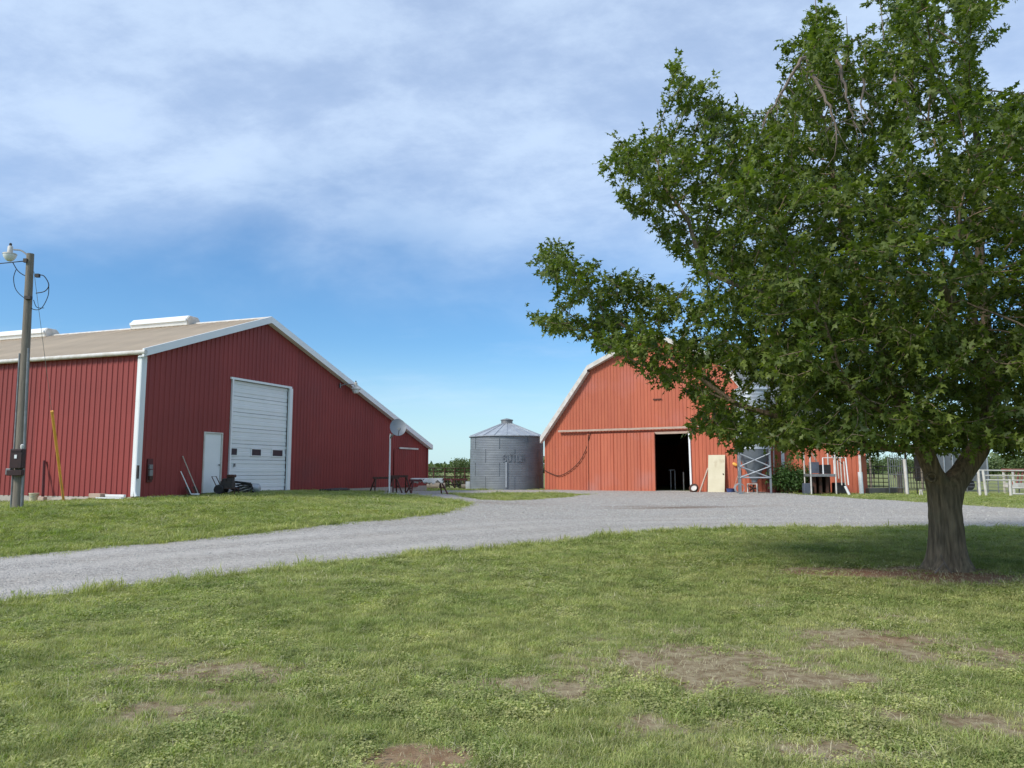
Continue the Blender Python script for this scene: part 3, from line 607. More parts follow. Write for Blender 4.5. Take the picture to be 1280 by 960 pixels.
# overhead door: seven sections, each its own part
NS = 7; sh = (dt - FB) / NS; wz = pl1(320, 564.5)[1]; wi = int((wz - FB) / sh)
for i in range(NS):
    z0 = FB + i * sh; mb = MB(); xa, xb = dl + .07, dr_ - .02
    prof = []
    for f, y in ((0.005, .045), (.03, .012), (.20, .012), (.22, .022), (.245, .022), (.26, 0), (.47, 0), (.49, .022), (.515, .022), (.53, .012), (.71, .012), (.73, .022), (.755, .022), (.77, 0), (.97, 0), (.995, .045)): prof.append((y + .05, z0 + f * sh))
    vs = [(xa, y, z) for y, z in prof] + [(xb, y, z) for y, z in prof]; n = len(prof)
    mb.add(vs, [(j, j + 1, j + 1 + n, j + n) for j in range(n - 1)]); mb.box(((xa + xb) / 2, .11, z0 + sh / 2), (xb - xa, .04, sh - .01))
    s_ = mb.build('door_section', M['white'], barn)
    if i == wi:
        for x0, x1 in ((287.5, 297), (315.5, 327), (341.5, 354)):
            a0 = max(pl1(x0, 565)[0], dl + .12); a1 = pl1(x1, 565)[0]; zc_ = z0 + sh * .5
            fr = MB()
            for bx in ((a0 - .02, zc_, .04, .30), (a1 + .02, zc_, .04, .30)): fr.box((bx[0], .04, bx[1]), (bx[2], .04, bx[3]))
            for zq in (zc_ - .135, zc_ + .135): fr.box(((a0 + a1) / 2, .041, zq), (a1 - a0, .038, .03))
            wn = fr.build('window_frame', M['white'], s_); MB().box(((a0 + a1) / 2, .04, zc_), (a1 - a0, .012, .24)).build('window_pane', M['glass'], s_)
mb = MB(); mb.box((dl + .035, -.02, (FB + dt) / 2), (.07, .10, dt - FB)); mb.box((dr_ + .075, -.03, (FB + dt) / 2), (.19, .09, dt - FB)); mb.box(((dl + dr_) / 2 + .02, -.025, dt + .04), (dr_ - dl + .2, .08, .08)); mb.build('door_frame', M['white'], barn)
mb = MB(); mb.box((dl + .38, .02, FB + 1.0), (.04, .06, .12)); mb.build('door_handle', M['steel'], barn)
MB().box(((dl + dr_) / 2, .1, FB - .06), (dr_ - dl, .5, .12)).build('door_sill', M['concrete'], barn)
# outlet boxes on wall
for i, (zy, hh) in enumerate(((583.5, .14), (591, .2), (597.5, .12))):
    a, z = pl1(186, zy); mb = MB(); mb.box((a, -.07, z), (.14, .09, hh)); mb.build('utility_box', M['rust'] if i == 2 else M['steel'], barn, bevel=.006)
a, z = pl1(186, 588); MB().box((a, -.035, z), (.22, .03, .75)).build('conduit_board', M['rustred'], barn)
# track rail over low door on the lean-to end and its door
a0, z0 = pl1(498, 560); a1, z1 = pl1(521, 559); mb = MB(); mb.box(((a0 + a1) / 2, -.07, z0), (a1 - a0, .07, .09)); mb.build('door_track', M['white_old'], barn)
a0 = pl1(490, 600)[0]; a1 = pl1(521, 600)[0]; clad(lambda a, z, h: (a, -.055 - h, z), a0 + .1, a1, lambda a: z0 - .06, FB - .1, [], [], M['red_a'], barn, name='door_panel', wpan=1.2)
# security light on the gable
def yard_light(name, label, loc, rz, arm):
    t = thing(name, label, 'lamp', loc, rz)
    mb = MB(); mb.tube([(0, 0, 0), (arm * .5, 0, .10), (arm * .85, 0, .09), (arm, 0, .05)], .02, 8); mb.box((-.0, 0, 0), (.04, .12, .2)); mb.build('arm', M['steel'], t, True)
    mb = MB(); mb.lathe([(.05, .20), (.075, .18), (.08, .02), (.11, -.02), (.23, -.10), (.235, -.12)], 20, (arm + .03, 0, 0)); mb.build('lamp_hood', M['white_old'], t, True)
    mb = MB(); mb.lathe([(.17, -.11), (.165, -.20), (.12, -.30), (.04, -.33)], 20, (arm + .03, 0, 0)); mb.build('lamp_lens', M['white'], t, True)
    mb = MB(); mb.lathe([(.03, .20), (.032, .26), (.02, .275)], 10, (arm + .03, 0, 0)); mb.build('photocell', M['dark'], t, True)
    return t
a, z, q = plane_hit(424, 482, P1, H1); yard_light('security_light', 'white security lamp on an arm under the gable edge of the dark red barn', q + Vector((H1.y, -H1.x, 0)) * .04, ang1 - R(35), .75)

# ================================================================== GRAIN BIN
GB = at(633.5, 612, 48.3); RB = 2.28; zb = H(GB.x, GB.y) - .02
gb = thing('grain_bin', 'round corrugated grey steel grain bin with conical roof and faded lettering', 'grain bin', (GB.x, GB.y, zb))
ztop = at(634, 543.5, 46.1).z - zb; zpk = at(633, 528, 48.3).z - zb; NR = 4; nseg = 64
for i in range(NR):
    z0 = .05 + i * (ztop - .05) / NR; z1 = .05 + (i + 1) * (ztop - .05) / NR; nc = 8; prof = []
    for j in range(nc * 4 + 1): ph = j / 4; prof.append((RB + .006 * math.cos(ph * 2 * math.pi) + .004 * (NR - i), z0 + (z1 - z0) * j / (nc * 4)))
    r_ = MB().lathe(prof, nseg, cap=False).build('wall_ring', M['galv'], gb, True)
    for kx in range(8):
        an = (kx + .5 * (i % 2)) * math.pi / 4 + .2; x, y = (RB + .03) * math.cos(an), (RB + .03) * math.sin(an); MB().box((x, y, (z0 + z1) / 2), (.012, .03, z1 - z0 - .01), Matrix.Rotation(an, 3, 'Z')).build('seam', M['galv'], r_)
NRF = 20
for i in range(NRF):
    a0 = 2 * math.pi * i / NRF; a1 = 2 * math.pi * (i + 1) / NRF; re = RB + .10; rt = .34; ze = ztop - .02; zr = zpk - .08; mb = MB(); mid = (a0 + a1) / 2
    P = lambda a, r, z: (r * math.cos(a), r * math.sin(a), z)
    mb.add([P(a0, re, ze), P(mid, re, ze), P(a1, re, ze), P(a1, rt, zr), P(mid, rt, zr), P(a0, rt, zr)], [(0, 1, 4, 5), (1, 2, 3, 4)])
    mb.add([P(a0, re, ze - .05), P(mid, re, ze - .05), P(a1, re, ze - .05), P(a1, re, ze), P(mid, re, ze), P(a0, re, ze)], [(0, 1, 4, 5), (1, 2, 3, 4)])
    mb.tube([P(a0, re, ze + .01), P(a0, rt, zr + .01)], .028, 5); mb.build('roof_panel', M['galv_l'], gb)
mb = MB(); mb.lathe([(.36, zpk - .12), (.36, zpk + .10), (.40, zpk + .11), (.40, zpk + .16), (.10, zpk + .24), (.02, zpk + .26)], 20); mb.build('roof_cap', M['steel'], gb, True)
MB().lathe([(RB + .08, -.3), (RB + .08, .05), (RB - .05, .05)], 48).build('base_slab', M['concrete'], gb)
# lettering bent round the wall
cu = bpy.data.curves.new('lettering', 'FONT'); cu.body = 'BUTLER'; cu.size = .60; cu.offset = .010; cu.extrude = .004; cu.align_x = 'CENTER'; cu.space_character = 1.0
to = bpy.data.objects.new('lettering_tmp', cu); C.objects.link(to); bpy.context.view_layer.update(); dg = bpy.context.evaluated_depsgraph_get(); me = bpy.data.meshes.new_from_object(to.evaluated_get(dg)); bpy.data.objects.remove(to)
bm = bmesh.new(); bm.from_mesh(me); bmesh.ops.triangulate(bm, faces=bm.faces); bmesh.ops.subdivide_edges(bm, edges=[e for e in bm.edges if e.calc_length() > .12], cuts=2); bm.to_mesh(me); bm.free()
ph0 = math.atan2(-GB.y, -GB.x) + math.asin(min(.9, (643.0 - 633.5) * 46.5 / 960 / RB)); zt = at(645, 577, 46.2).z - zb
for v in me.vertices:
    x, y, z = v.co; an = ph0 + x * .70 / RB; r = RB + .040 + z; v.co = (r * math.cos(an), r * math.sin(an), zt + y * 1.05)
me.materials.clear(); me.materials.append(M['fig']); lo_ = bpy.data.objects.new('lettering', me); C.objects.link(lo_); lo_.parent = gb
# door seam/ladder rail on the bin
mb = MB(); an = ph0 - .22; x, y = (RB + .06) * math.cos(an), (RB + .06) * math.sin(an); mb.box((x, y, .95), (.05, .10, 1.5), Matrix.Rotation(an, 3, 'Z')); mb.build('door_rail', M['galv_l'], gb)

# ================================================================== GAMBREL BARN (right)
ang2 = math.atan2(H2.y, H2.x)
def pl2(px, py):
    a, z, q = plane_hit(px, py, P2, H2); return a, z
kU, kZ = pl2(737, 460); e2 = pl2(681, 545)[1]; hw = W2 / 2; aZ = kZ + (hw - kU) * .43; F2 = .50
gbarn = thing('gambrel_barn', 'faded red gambrel barn with sliding door beside a dark open doorway', 'barn', B2, ang2)
def top2(a):
    b = min(a, W2 - a); return e2 + (kZ - e2) * b / kU if b < kU else kZ + (aZ - kZ) * (b - kU) / (hw - kU)
ol, orr = pl2(820.5, 600)[0], pl2(863, 600)[0]; oz = pl2(842, 542)[1]
clad(front, 0, W2, lambda a: top2(a) - .05, F2 - .12, [(ol - .02, orr, F2 - .12, oz)], [kU, hw, W2 - kU], M['red_b'], gbarn, pitch=.2032, wpan=.8128)
side2 = lambda a, z, h: (-h, a, z); clad(side2, 0, D2, lambda a: e2 + .05, F2 - .2, [], [], M['red_b'], gbarn, name='rear_wall', wpan=D2)
side3 = lambda a, z, h: (W2 + h, a, z); clad(side3, 0, D2, lambda a: e2 + .05, F2 - .2, [], [], M['red_b'], gbarn, name='rear_wall', wpan=D2)
clad(lambda a, z, h: (a, D2 + h, z), 0, W2, lambda a: top2(a) + .035, F2 - .2, [], [kU, hw, W2 - kU], M['red_b'], gbarn, name='rear_wall', wpan=W2)
MB().box((W2 / 2, D2 / 2, F2 - .15), (W2 - .1, D2 - .1, .2)).build('floor', M['soil_in'], gbarn)
o2 = .3
for sgn, fx in ((1, lambda x: x), (-1, lambda x: W2 - x)):
    sl = (kZ - e2) / kU; xe = -.12; ze = e2 + sl * xe + .05
    def sf(x0, z0, x1, z1):
        d = Vector((x1 - x0, 0, z1 - z0)).normalized(); n = Vector((-d.z, 0, d.x)) * (1 if x1 > x0 else -1); return lambda a, s_, h: Vector((x0, a, z0)) + d * s_ + n * h
    for xa, za, xb, zb_ in ((xe, ze, kU, kZ + .06), (kU, kZ + .062, hw, aZ + .06)):
        Lq = math.hypot(xb - xa, zb_ - za); clad_row(sf(fx(xa), za, fx(xb), zb_), -o2, 25, Lq, 0, M['roof_b'], gbarn, (0, 1, 0), name='roof_panel', rh=.025)
        mb = MB(); pa, pb = (fx(xa), za + .05), (fx(xb), zb_ + .05); hh = .24
        dx, dz = pb[0] - pa[0], pb[1] - pa[1]; q = hh * math.hypot(dx, dz) / abs(dx) if abs(dx) > .1 else hh; q = min(q, .42)
        mb.prism([pa, pb, (pb[0], pb[1] - q), (pa[0] + (sgn * 0), pa[1] - q)], -o2 - .04, -o2 + .02)
        tr = mb.build('rake_trim', M['white_old'], gbarn)
        mb = MB(); mb.prism([(pa[0], pa[1] - q), (pb[0], pb[1] - q), (pb[0], pb[1] - q + .03), (pa[0], pa[1] - q + .03)], -o2 + .02, -.03); mb.build('soffit', M['white_old'], gbarn)
# sliding door, track, header
a0, z0 = pl2(736.5, 612.5); a1 = pl2(820.5, 600)[0]; zt1 = pl2(780, 541.5)[1]
dleaf = MB(); dleaf.box(((a0 + a1) / 2, -.10, (F2 + zt1) / 2 - .03), (a1 - a0 - .02, .03, zt1 - F2 - .1)); dleaf = dleaf.build('sliding_door', M['red_d'], gbarn)
clad(lambda a, z, h: (a, -.125 - h, z), a0, a1, lambda a: zt1, F2 - .10, [], [], M['red_d'], dleaf, name='door_panel', wpan=.8128, pitch=.2032)
mb = MB(); mb.box((a0 + .02, -.17, (F2 + zt1) / 2), (.06, .05, zt1 - F2)); mb.box((a1 - .02, -.17, (F2 + zt1) / 2), (.06, .05, zt1 - F2)); mb.build('edge_trim', M['red_d'], dleaf)
t0, tz0 = pl2(700, 539.5); t1, tz1 = pl2(905, 532.5)
zt_ = (tz0 + pl2(862, 534)[1]) / 2; mb = MB(); mb.box(((t0 + t1) / 2, -.19, zt_), (t1 - t0, .09, .11)); mb.build('door_track', M['tan'], gbarn)
MB().box(((ol + orr) / 2, -.06, oz + .05), (orr - ol + .1, .06, .12)).build('door_header', M['tan'], gbarn)
MB().box((orr + .04, -.05, (F2 + oz) / 2), (.09, .08, oz - F2), Matrix.Rotation(R(-.8), 3, 'Y')).build('door_jamb', M['white'], gbarn)
MB().box(((ol + orr) / 2, .05, F2 - .05), (orr - ol, .5, .1)).build('door_sill', M['concrete'], gbarn)
# tubular stanchion seen in the dark doorway
mb = MB()
for dx in (0.2, .45, .95): mb.tube([(ol + dx, 1.6, F2), (ol + dx, 1.6, F2 + 1.15 - dx * .15)], .03, 6)
mb.tube([(ol + .1, 1.6, F2 + 1.12), (ol + .45, 1.6, F2 + 1.12)], .03, 6); mb.build('stall_rail', M['steel'], gbarn)
# little latch pull high on the gable
a, z = pl2(822, 499); MB().box((a, -.06, z), (.5, .05, .05)).build('loft_hinge', M['rust'], gbarn)
# lean-to
lt = thing('lean_to_shed', 'low red lean-to wing on the right side of the gambrel barn', 'shed', B2 + H2 * W2, ang2)
lw = pl2(1077, 600)[0] - W2; lz = pl2(1077, 566)[1]; lz0 = lz + lw * .28; ltop = lambda a: lz0 + (lz - lz0) * a / lw
clad(front, .01, lw, lambda a: ltop(a), F2 - .12, [], [], M['red_b'], lt, pitch=.2032, wpan=.8128)
clad(lambda a, z, h: (lw + h, a, z), 0, 1.6, lambda a: ltop(lw), F2 - .12, [], [], M['red_b'], lt, name='rear_wall', wpan=1.6)
clad(lambda a, z, h: (a, 1.6 + h, z), .01, lw, lambda a: ltop(a), F2 - .12, [], [], M['red_b'], lt, name='rear_wall', wpan=9)
clad_row(slopef(lw + .25, ltop(lw) - .05, 0.0, lz0 + .05), -.1, 2, math.hypot(lw + .25, lz0 - lz), 0, M['roof_b'], lt, (0, 1, 0), name='roof_panel', rh=.025)
MB().prism([(0, lz0 + .1), (lw + .25, lz - .0), (lw + .25, lz - .16), (0, lz0 - .06)], -.12, -.05).build('rake_trim', M['red_b'], lt)
MB().box((lw - .03, -.045, (F2 + lz) / 2 - .1), (.10, .06, lz - F2 + .1)).build('corner_trim', M['white_old'], lt)
MB().box((.04, -.12, (F2 + 2.6) / 2 + .9), (.14, .10, 2.0)).build('downspout', M['white'], lt)

exec_later = []
# ================================================================== FEED HOPPER BIN
hp = at(943.5, 614, 38.0); hz0 = H(hp.x, hp.y)
hb = thing('feed_hopper', 'tall galvanised feed hopper on braced legs against the red barn', 'feed bin', (hp.x, hp.y, hz0), ang2 * .4)
zc0 = at(943, 561, 37.2).z - hz0; zc1 = at(943, 487, 37.2).z - hz0; prof = []
for j in range(65): prof.append((.87 + .012 * math.cos(j * math.pi / 2 * 1.0), zc0 + (zc1 - zc0) * j / 64))
MB().lathe(prof, 32, cap=False).build('bin_wall', M['galv_l'], hb, True)
MB().lathe([(.14, .52), (.14, .62), (.20, .70), (.87, zc0)], 32).build('hopper_cone', M['galv'], hb)
MB().lathe([(.92, zc1), (.92, zc1 + .04), (.25, zc1 + .42), (.25, zc1 + .5), (.1, zc1 + .52)], 32).build('lid', M['galv_l'], hb, True)
lg = [(-.70, -.62), (.70, -.62), (.70, .62), (-.70, .62)]
for x, y in lg:
    mb = MB(); mb.box((x, y, zc0 * .5 + .3), (.09, .09, zc0 + .6 - .02)); mb.box((x, y, .0), (.2, .2, .05)); mb.build('leg', M['galv'], hb)
zz0, zz1, zz2 = at(943, 597, 37.4).z - hz0, at(943, 583, 37.4).z - hz0, at(943, 567, 37.4).z - hz0
for i in range(4):
    (x0, y0), (x1, y1) = lg[i], lg[(i + 1) % 4]; mb = MB(); ox, oy = (0, -.06) if i == 0 else (0, 0)
    for a, b in ((zz1, zz2), (zz1, zz0)):
        mb.tube([(x0 + ox, y0 + oy, a), (x1 + ox, y1 + oy, b)], .028, 5); mb.tube([(x0 + ox, y0 + oy * 1.4, b), (x1 + ox, y1 + oy * 1.4, a)], .028, 5)
    mb.tube([(x0 + ox, y0 + oy, zz0), (x1 + ox, y1 + oy, zz0)], .035, 5); mb.build('brace', M['galv_l'], hb)
MB().box((0, -.5, (zz1 + zz2) / 2 + .02), (.42, .05, .10)).build('slide_gate', M['white'], hb)

# ================================================================== UTILITY POLE
pb = ground(22, 636.5); pt = at(39.5, 318, pb.y + .05); ph = pt.z - pb.z
pole = thing('utility_pole', 'weathered wooden utility pole with brown breaker box and looped wires', 'pole', pb)
lean = (pt.x - pb.x) / ph; PX = lambda z: lean * z
mb = MB(); mb.tube([(PX(z), 0, z) for z in np.linspace(-.4, ph, 14)], [.128 - .04 * k / 13 for k in range(14)], 14); mb.build('shaft', M['wood'], pole, True)
for dx, r_, z1 in ((-.135, .022, ph * .60), (.13, .026, ph * .62), (-.09, .022, .95)):
    mb = MB(); mb.tube([(PX(0) + dx, -.06, -.05), (PX(z1) + dx * .80, -.06, z1)], r_, 8); mb.build('conduit', M['steel'], pole, True)
zb1, zb0 = at(28, 561, pb.y).z - pb.z, at(28, 591, pb.y).z - pb.z; bxc = at(28.5, 575, pb.y).x - pb.x
bx = MB().box((bxc, -.2, (zb0 + zb1) / 2 + .05), (.30, .17, (zb1 - zb0) * .8)).build('breaker_box', M['brown_box'], pole, bevel=.012)
MB().box((bxc + .0, -.292, (zb0 + zb1) / 2 + .1), (.06, .012, .09)).build('box_label', M['white'], bx)
MB().box((bxc, -.292, (zb0 + zb1) / 2 + .24), (.26, .015, .03)).build('cover_lip', M['brown_box'], bx)
MB().box((bxc - .04, -.19, zb0 + .0), (.38, .13, .14)).build('lower_box', M['brown_box'], pole, bevel=.01)
MB().box((bxc - .21, -.17, zb0 + .03), (.12, .12, .16)).build('outlet_box', M['steel'], pole, bevel=.01)
MB().lathe([(.03, -.05), (.045, 0), (.04, .05), (.015, .07)], 10, (bxc + .09, -.2, zb1 + .04)).build('meter_cap', M['white_old'], pole, True)
def wire(pts, r=.009, n=5, sub=8):
    P = [Vector(p) for p in pts]; o = []
    for i in range(len(P) - 1):
        p0, p1, p2, p3 = P[max(i - 1, 0)], P[i], P[i + 1], P[min(i + 2, len(P) - 1)]
        for k in range(sub):
            t = k / sub; o.append(.5 * ((2 * p1) + (-p0 + p2) * t + (2 * p0 - 5 * p1 + 4 * p2 - p3) * t * t + (-p0 + 3 * p1 - 3 * p2 + p3) * t ** 3))
    o.append(P[-1]); return MB().tube(o, r, n)
L_ = lambda x, y, dy=0.: (lambda q: (q.x - pb.x, q.y - pb.y + dy, q.z - pb.z))(at(x, y, pb.y))
wire([L_(36, 322), L_(33, 318), L_(26, 313), L_(17, 312)], .022).build('lamp_arm', M['steel'], pole, True)
wire([L_(47, 344), L_(55, 345), L_(61, 356), L_(56, 364), L_(45, 366.5)], .013).build('service_loop', M['black'], pole)
wire([L_(16, 328), L_(22, 338), L_(30, 344), L_(38, 346)], .012).build('service_loop', M['black'], pole)
wire([L_(20, 337), L_(17, 348), L_(20, 362), L_(30, 372), L_(40, 374)], .010).build('service_loop', M['black'], pole)
wire([L_(61, 356), L_(60, 370), L_(52, 385), L_(43, 387), L_(36, 382), L_(33, 373)], .010).build('service_loop', M['black'], pole)
wire([L_(42, 375), L_(46, 384), L_(55, 385)], .009).build('service_loop', M['black'], pole)
MB().box(L_(47, 344.5), (.10, .08, .09)).build('splice_clamp', M['black'], pole)
MB().box(L_(39, 373.5, -.12), (.16, .10, .08)).build('wire_bracket', M['dark'], pole)
MB().box(L_(35, 327, -.10), (.09, .07, .10)).build('wire_bracket', M['dark'], pole)
q = at(12.5, 316, pb.y); t = thing('yard_lamp', 'white dusk-to-dawn lamp hanging from the utility pole top', 'lamp', q)
mb = MB(); mb.lathe([(.045, .18), (.06, .16), (.065, .0), (.16, -.02), (.165, -.05)], 20); mb.build('lamp_hood', M['white_old'], t, True)
MB().lathe([(.155, -.05), (.15, -.10), (.10, -.18), (.05, -.22)], 20).build('lamp_lens', M['white'], t, True); MB().lathe([(.03, .18), (.034, .24), (.015, .26)], 10).build('photocell', M['dark'], t, True)
a, b = at(33, 326, pb.y), at(-420, 330, 40); mid = [a.lerp(b, k / 10) - Vector((0, 0, 1.0 * (k / 10) * (1 - k / 10) * 4 * .5)) for k in range(11)]
tag(wire(mid, .014, 5, 3).build('power_line', M['black']), 'black power cable running left from the pole top', 'cable')
# guy wire with yellow guard
ga = ground(79.5, 627.5); gt = pt + Vector((.08, .02, -.45)); t = thing('guy_wire', 'steel guy wire in a bright yellow guard beside the utility pole', 'guy wire', ga)
d = gt - ga; f = (at(65, 520, ga.y).z - ga.z) / d.z
MB().tube([(0, 0, -.05), d], .006, 5).build('wire', M['steel'], t); MB().tube([Vector((0, 0, .02)), d * f], .040, 8).build('guard', M['orange'], t, True)

# ================================================================== SATELLITE DISH
q = ground(486.5, 617.5); sd = thing('satellite_dish', 'grey satellite dish on a white pole beside the dark red barn', 'satellite dish', q); hd = at(486.5, 545, q.y).z - q.z
MB().tube([(0, 0, -.3), (0, 0, hd), (.02, 0, hd + .1)], .038, 10).build('mast', M['white'], sd, True)
dc = at(497.5, 534, q.y - .25) - q; rd_ = .38; ax = Vector((.25, -1, .42)).normalized(); u_ = ax.cross(Vector((0, 0, 1))).normalized(); v_ = u_.cross(ax)
mb = MB(); vs = []; n = 28
for i, r_ in enumerate((0, .25, .5, .75, 1.0, 1.0, .5, 0)):
    dep = .10 * r_ * r_ + (0 if i < 5 else -.02)
    for k in range(n): an = k * 2 * math.pi / n; vs.append(dc + (u_ * math.cos(an) * rd_ * .95 + v_ * math.sin(an) * rd_ * 1.1) * max(r_, .01) - ax * (.10 - dep))
mb.add(vs, [(i * n + k, i * n + (k + 1) % n, (i + 1) * n + (k + 1) % n, (i + 1) * n + k) for i in range(7) for k in range(n)]); mb.build('reflector', M['galv'], sd, True)
MB().tube([(0, 0, hd - .1), dc - Vector((0, -.1, .05))], .04, 8).build('bracket', M['steel'], sd)
MB().tube([dc - v_ * rd_, dc + ax * .5 - v_ * .35], .018, 6).box(dc + ax * .52 - v_ * .33, (.1, .16, .1)).build('feed_arm', M['steel'], sd)

# ================================================================== SAWHORSES, BENCH
def sawhorse(label, px0, px1, py, ytop, m, group=None, top=None):
    p0, p1 = ground(px0, py), ground(px1, py); c = (p0 + p1) / 2; wdt = (p1 - p0).length; t = thing('sawhorse', label, 'sawhorse', c, R(28), group); hh = at((px0 + px1) / 2, ytop, c.y).z - c.z
    MB().box((0, 0, hh - .05), (wdt * .95, .09, .10)).build('beam', m, t)
    for sx in (-1, 1):
        for sy in (-1, 1): MB().tube([(sx * wdt * .38, sy * .05, hh - .08), (sx * wdt * .5, sy * .38, -.02)], .035, 6).build('leg', m, t)
        MB().tube([(sx * wdt * .45, -.24, hh * .4), (sx * wdt * .45, .24, hh * .4)], .025, 6).build('crossbar', m, t)
    return t
sawhorse('rusty red sawhorse standing just left of the satellite dish pole', 472, 492, 616, 596, M['rust'])
sawhorse('rusty red sawhorse right of the dish pole against the low red wall', 493, 505, 616.5, 594, M['rust'])
tb = sawhorse('red sawhorse trestle with a pale draped tarp over its beam', 517, 549, 617.5, 599, M['rustred'])
c0 = tb.location; pw = (ground(549, 617.5) - ground(517, 617.5)).length
V = []; Fc = []; nxn, nyn = 18, 9; hh = at(533, 598, c0.y).z - c0.z
for j in range(nyn):
    for i in range(nxn):
        x = (i / (nxn - 1) - .5) * pw * .82; s_ = (j / (nyn - 1) - .5) * .85; dr = max(0, abs(s_) - .07); V.append((x + c0.x + .03 * math.sin(j * 2.1) + .04 * mnoise.noise(Vector((i * .9, j * .7, 3))), c0.y + np.sign(s_) * (min(abs(s_), .07) + dr * .35), c0.z + hh + .015 - dr * (.55 + .9 * mnoise.noise(Vector((i * .45, np.sign(s_) * 3., 0))))))
for j in range(nyn - 1):
    for i in range(nxn - 1): Fc.append((j * nxn + i, j * nxn + i + 1, (j + 1) * nxn + i + 1, (j + 1) * nxn + i))
tp = np_mesh('tarp', V, Fc, M['white_old'], smooth=True); tag(tp, 'crumpled whitish tarp lying over the red trestle', 'tarp'); so = tp.modifiers.new('thick', 'SOLIDIFY'); so.thickness = .01

# ================================================================== PLANKS, BUCKET, TOOLS by the left barn
S1 = Vector((B1.x, B1.y, 0))
def near_ground(px, py): return ground(px, py)
def slab(name, label, cat, px0, px1, py, th, dp, m, dz=0., group=None, tilt=0., off=None):
    if off is None: p0, p1 = ground(px0, py), ground(px1, py)
    else: p0, p1 = [gp(plane_hit(q_, py, B1 - H1 * off, I1)[2]) for q_ in (px0, px1)]
    c = (p0 + p1) / 2; l = (p1 - p0).length; an = math.atan2(p1.y - p0.y, p1.x - p0.x)
    o = MB().box((0, 0, th / 2), (l, dp, th), Matrix.Rotation(tilt, 3, 'Y')).build(name, m, bevel=min(th, dp) * .12); o.location = (c.x, c.y, c.z + dz); o.rotation_euler = (0, 0, an); return tag(o, label, cat, group)
def gp(v, up=0.): return Vector((v.x, v.y, H(v.x, v.y) + up))
slab('plank', 'long bleached plank lying at the foot of the left barn side wall', 'plank', 70, 113, 624.5, .07, .2, M['plank'], .05, off=.35)
slab('plank', 'short pale plank end beside the yellow guy guard', 'plank', 67, 92, 627, .05, .16, M['plank'], .05, off=.75)
slab('concrete_block', 'tan concrete block amid the pale planks near the barn corner', 'block', 115, 130, 624.5, .15, .3, M['tan'], .06, off=.4)
slab('plank', 'white pipe-like board resting right of the tan block', 'board', 132, 156, 623.3, .08, .09, M['white'], .08, off=.35)
slab('plank', 'flat white board in the grass below the corner trim', 'board', 121, 153, 626.3, .04, .12, M['white'], .05, off=.8)
slab('plank', 'small white board lying in the grass left of the walk door', 'board', 240, 248, 620.5, .05, .12, M['white'], .05)
p = gp(plane_hit(42, 627, B1 - H1 * .5, I1)[2], .03); t = thing('bucket', 'cream plastic bucket standing behind the utility pole', 'bucket', p)
MB().lathe([(.12, 0), (.145, .26), (.155, .27), (.155, .29), (.135, .285), (.11, .03), (.02, .02)], 20).build('body', M['cream'], t, True); wire([(-.15, 0, .27), (-.1, -.1, .2), (0, -.15, .17), (.1, -.1, .2), (.15, 0, .27)], .005).build('handle', M['steel'], t)
slab('concrete_block', 'small tan block standing right of the cream bucket', 'block', 49, 56.5, 627, .14, .15, M['tan'], .05, off=.5)
# red board leaning on the side wall
def side_pt(px, py, off=.0):
    a, z, q = plane_hit(px, py, B1, I1); return q + H1 * -off
p0 = gp(plane_hit(53.5, 624, B1 - H1 * .4, I1)[2]); a_, z_, q_ = plane_hit(57.5, 576, B1 + Vector((0, 0, 1)), I1)
MBx = MB(); d0 = p0 + Vector((0, 0, -.03)); d1 = q_ - H1 * .06
MBx.tube([d0, d1], .05, 4); tag(MBx.build('leaning_post', M['rustred']), 'dark red post leaning on the left barn side wall', 'post')
def w1(px, py, off):
    a, z, q = plane_hit(px, py, P1, H1); n = Vector((H1.y, -H1.x, 0)); return q + n * off
def gp(v, up=0.): return Vector((v.x, v.y, H(v.x, v.y) + up))
def long_tool(name, label, cat, top, bot, head, m=M['plank'], mh=M['rust'], r=.018):
    b = gp(bot, .02); t = thing(name, label, cat, b); d = top - b; MB().tube([Vector((0, 0, .05)), d], r, 7).build('handle', m, t)
    dn = d.normalized()
    if head == 'shovel':
        mb = MB(); u_ = Vector((H1.x, H1.y, 0)); prof = [(-.02, .34), (-.10, .30), (-.115, .12), (-.07, .02), (0, -.02), (.07, .02), (.115, .12), (.10, .30), (.02, .34)]
        nn = dn.cross(u_); vs = [u_ * x + dn * z + nn * (.03 - x * x * 3) for x, z in prof]; vs += [v + nn * .008 for v in vs]; k = len(prof)
        mb.add(vs, [tuple(range(k)), tuple(range(k, 2 * k))[::-1]] + [(i, (i + 1) % k, (i + 1) % k + k, i + k) for i in range(k)]); mb.build('blade', mh, t)
    elif head == 'broom':
        MB().box((0, 0, .16), (.34, .06, .05)).build('block', mh, t); 
        mb = MB(); [mb.box((x, 0, .07), (.02, .05, .15)) for x in np.linspace(-.15, .15, 9)]; mb.build('bristles', mh, t)
    return t
long_tool('shovel', 'wooden handled shovel leaning on the barn wall left of the walk door', 'shovel', w1(226.5, 570, .06), w1(236, 617, .40), 'shovel')
p = w1(224.5, 603, .06); p2 = gp(w1(229, 616, .35))
long_tool('spade', 'short spade with a white grip leaning left of the longer shovel', 'spade', w1(223.5, 589, .08), w1(230, 616, .30), 'shovel', M['white'])
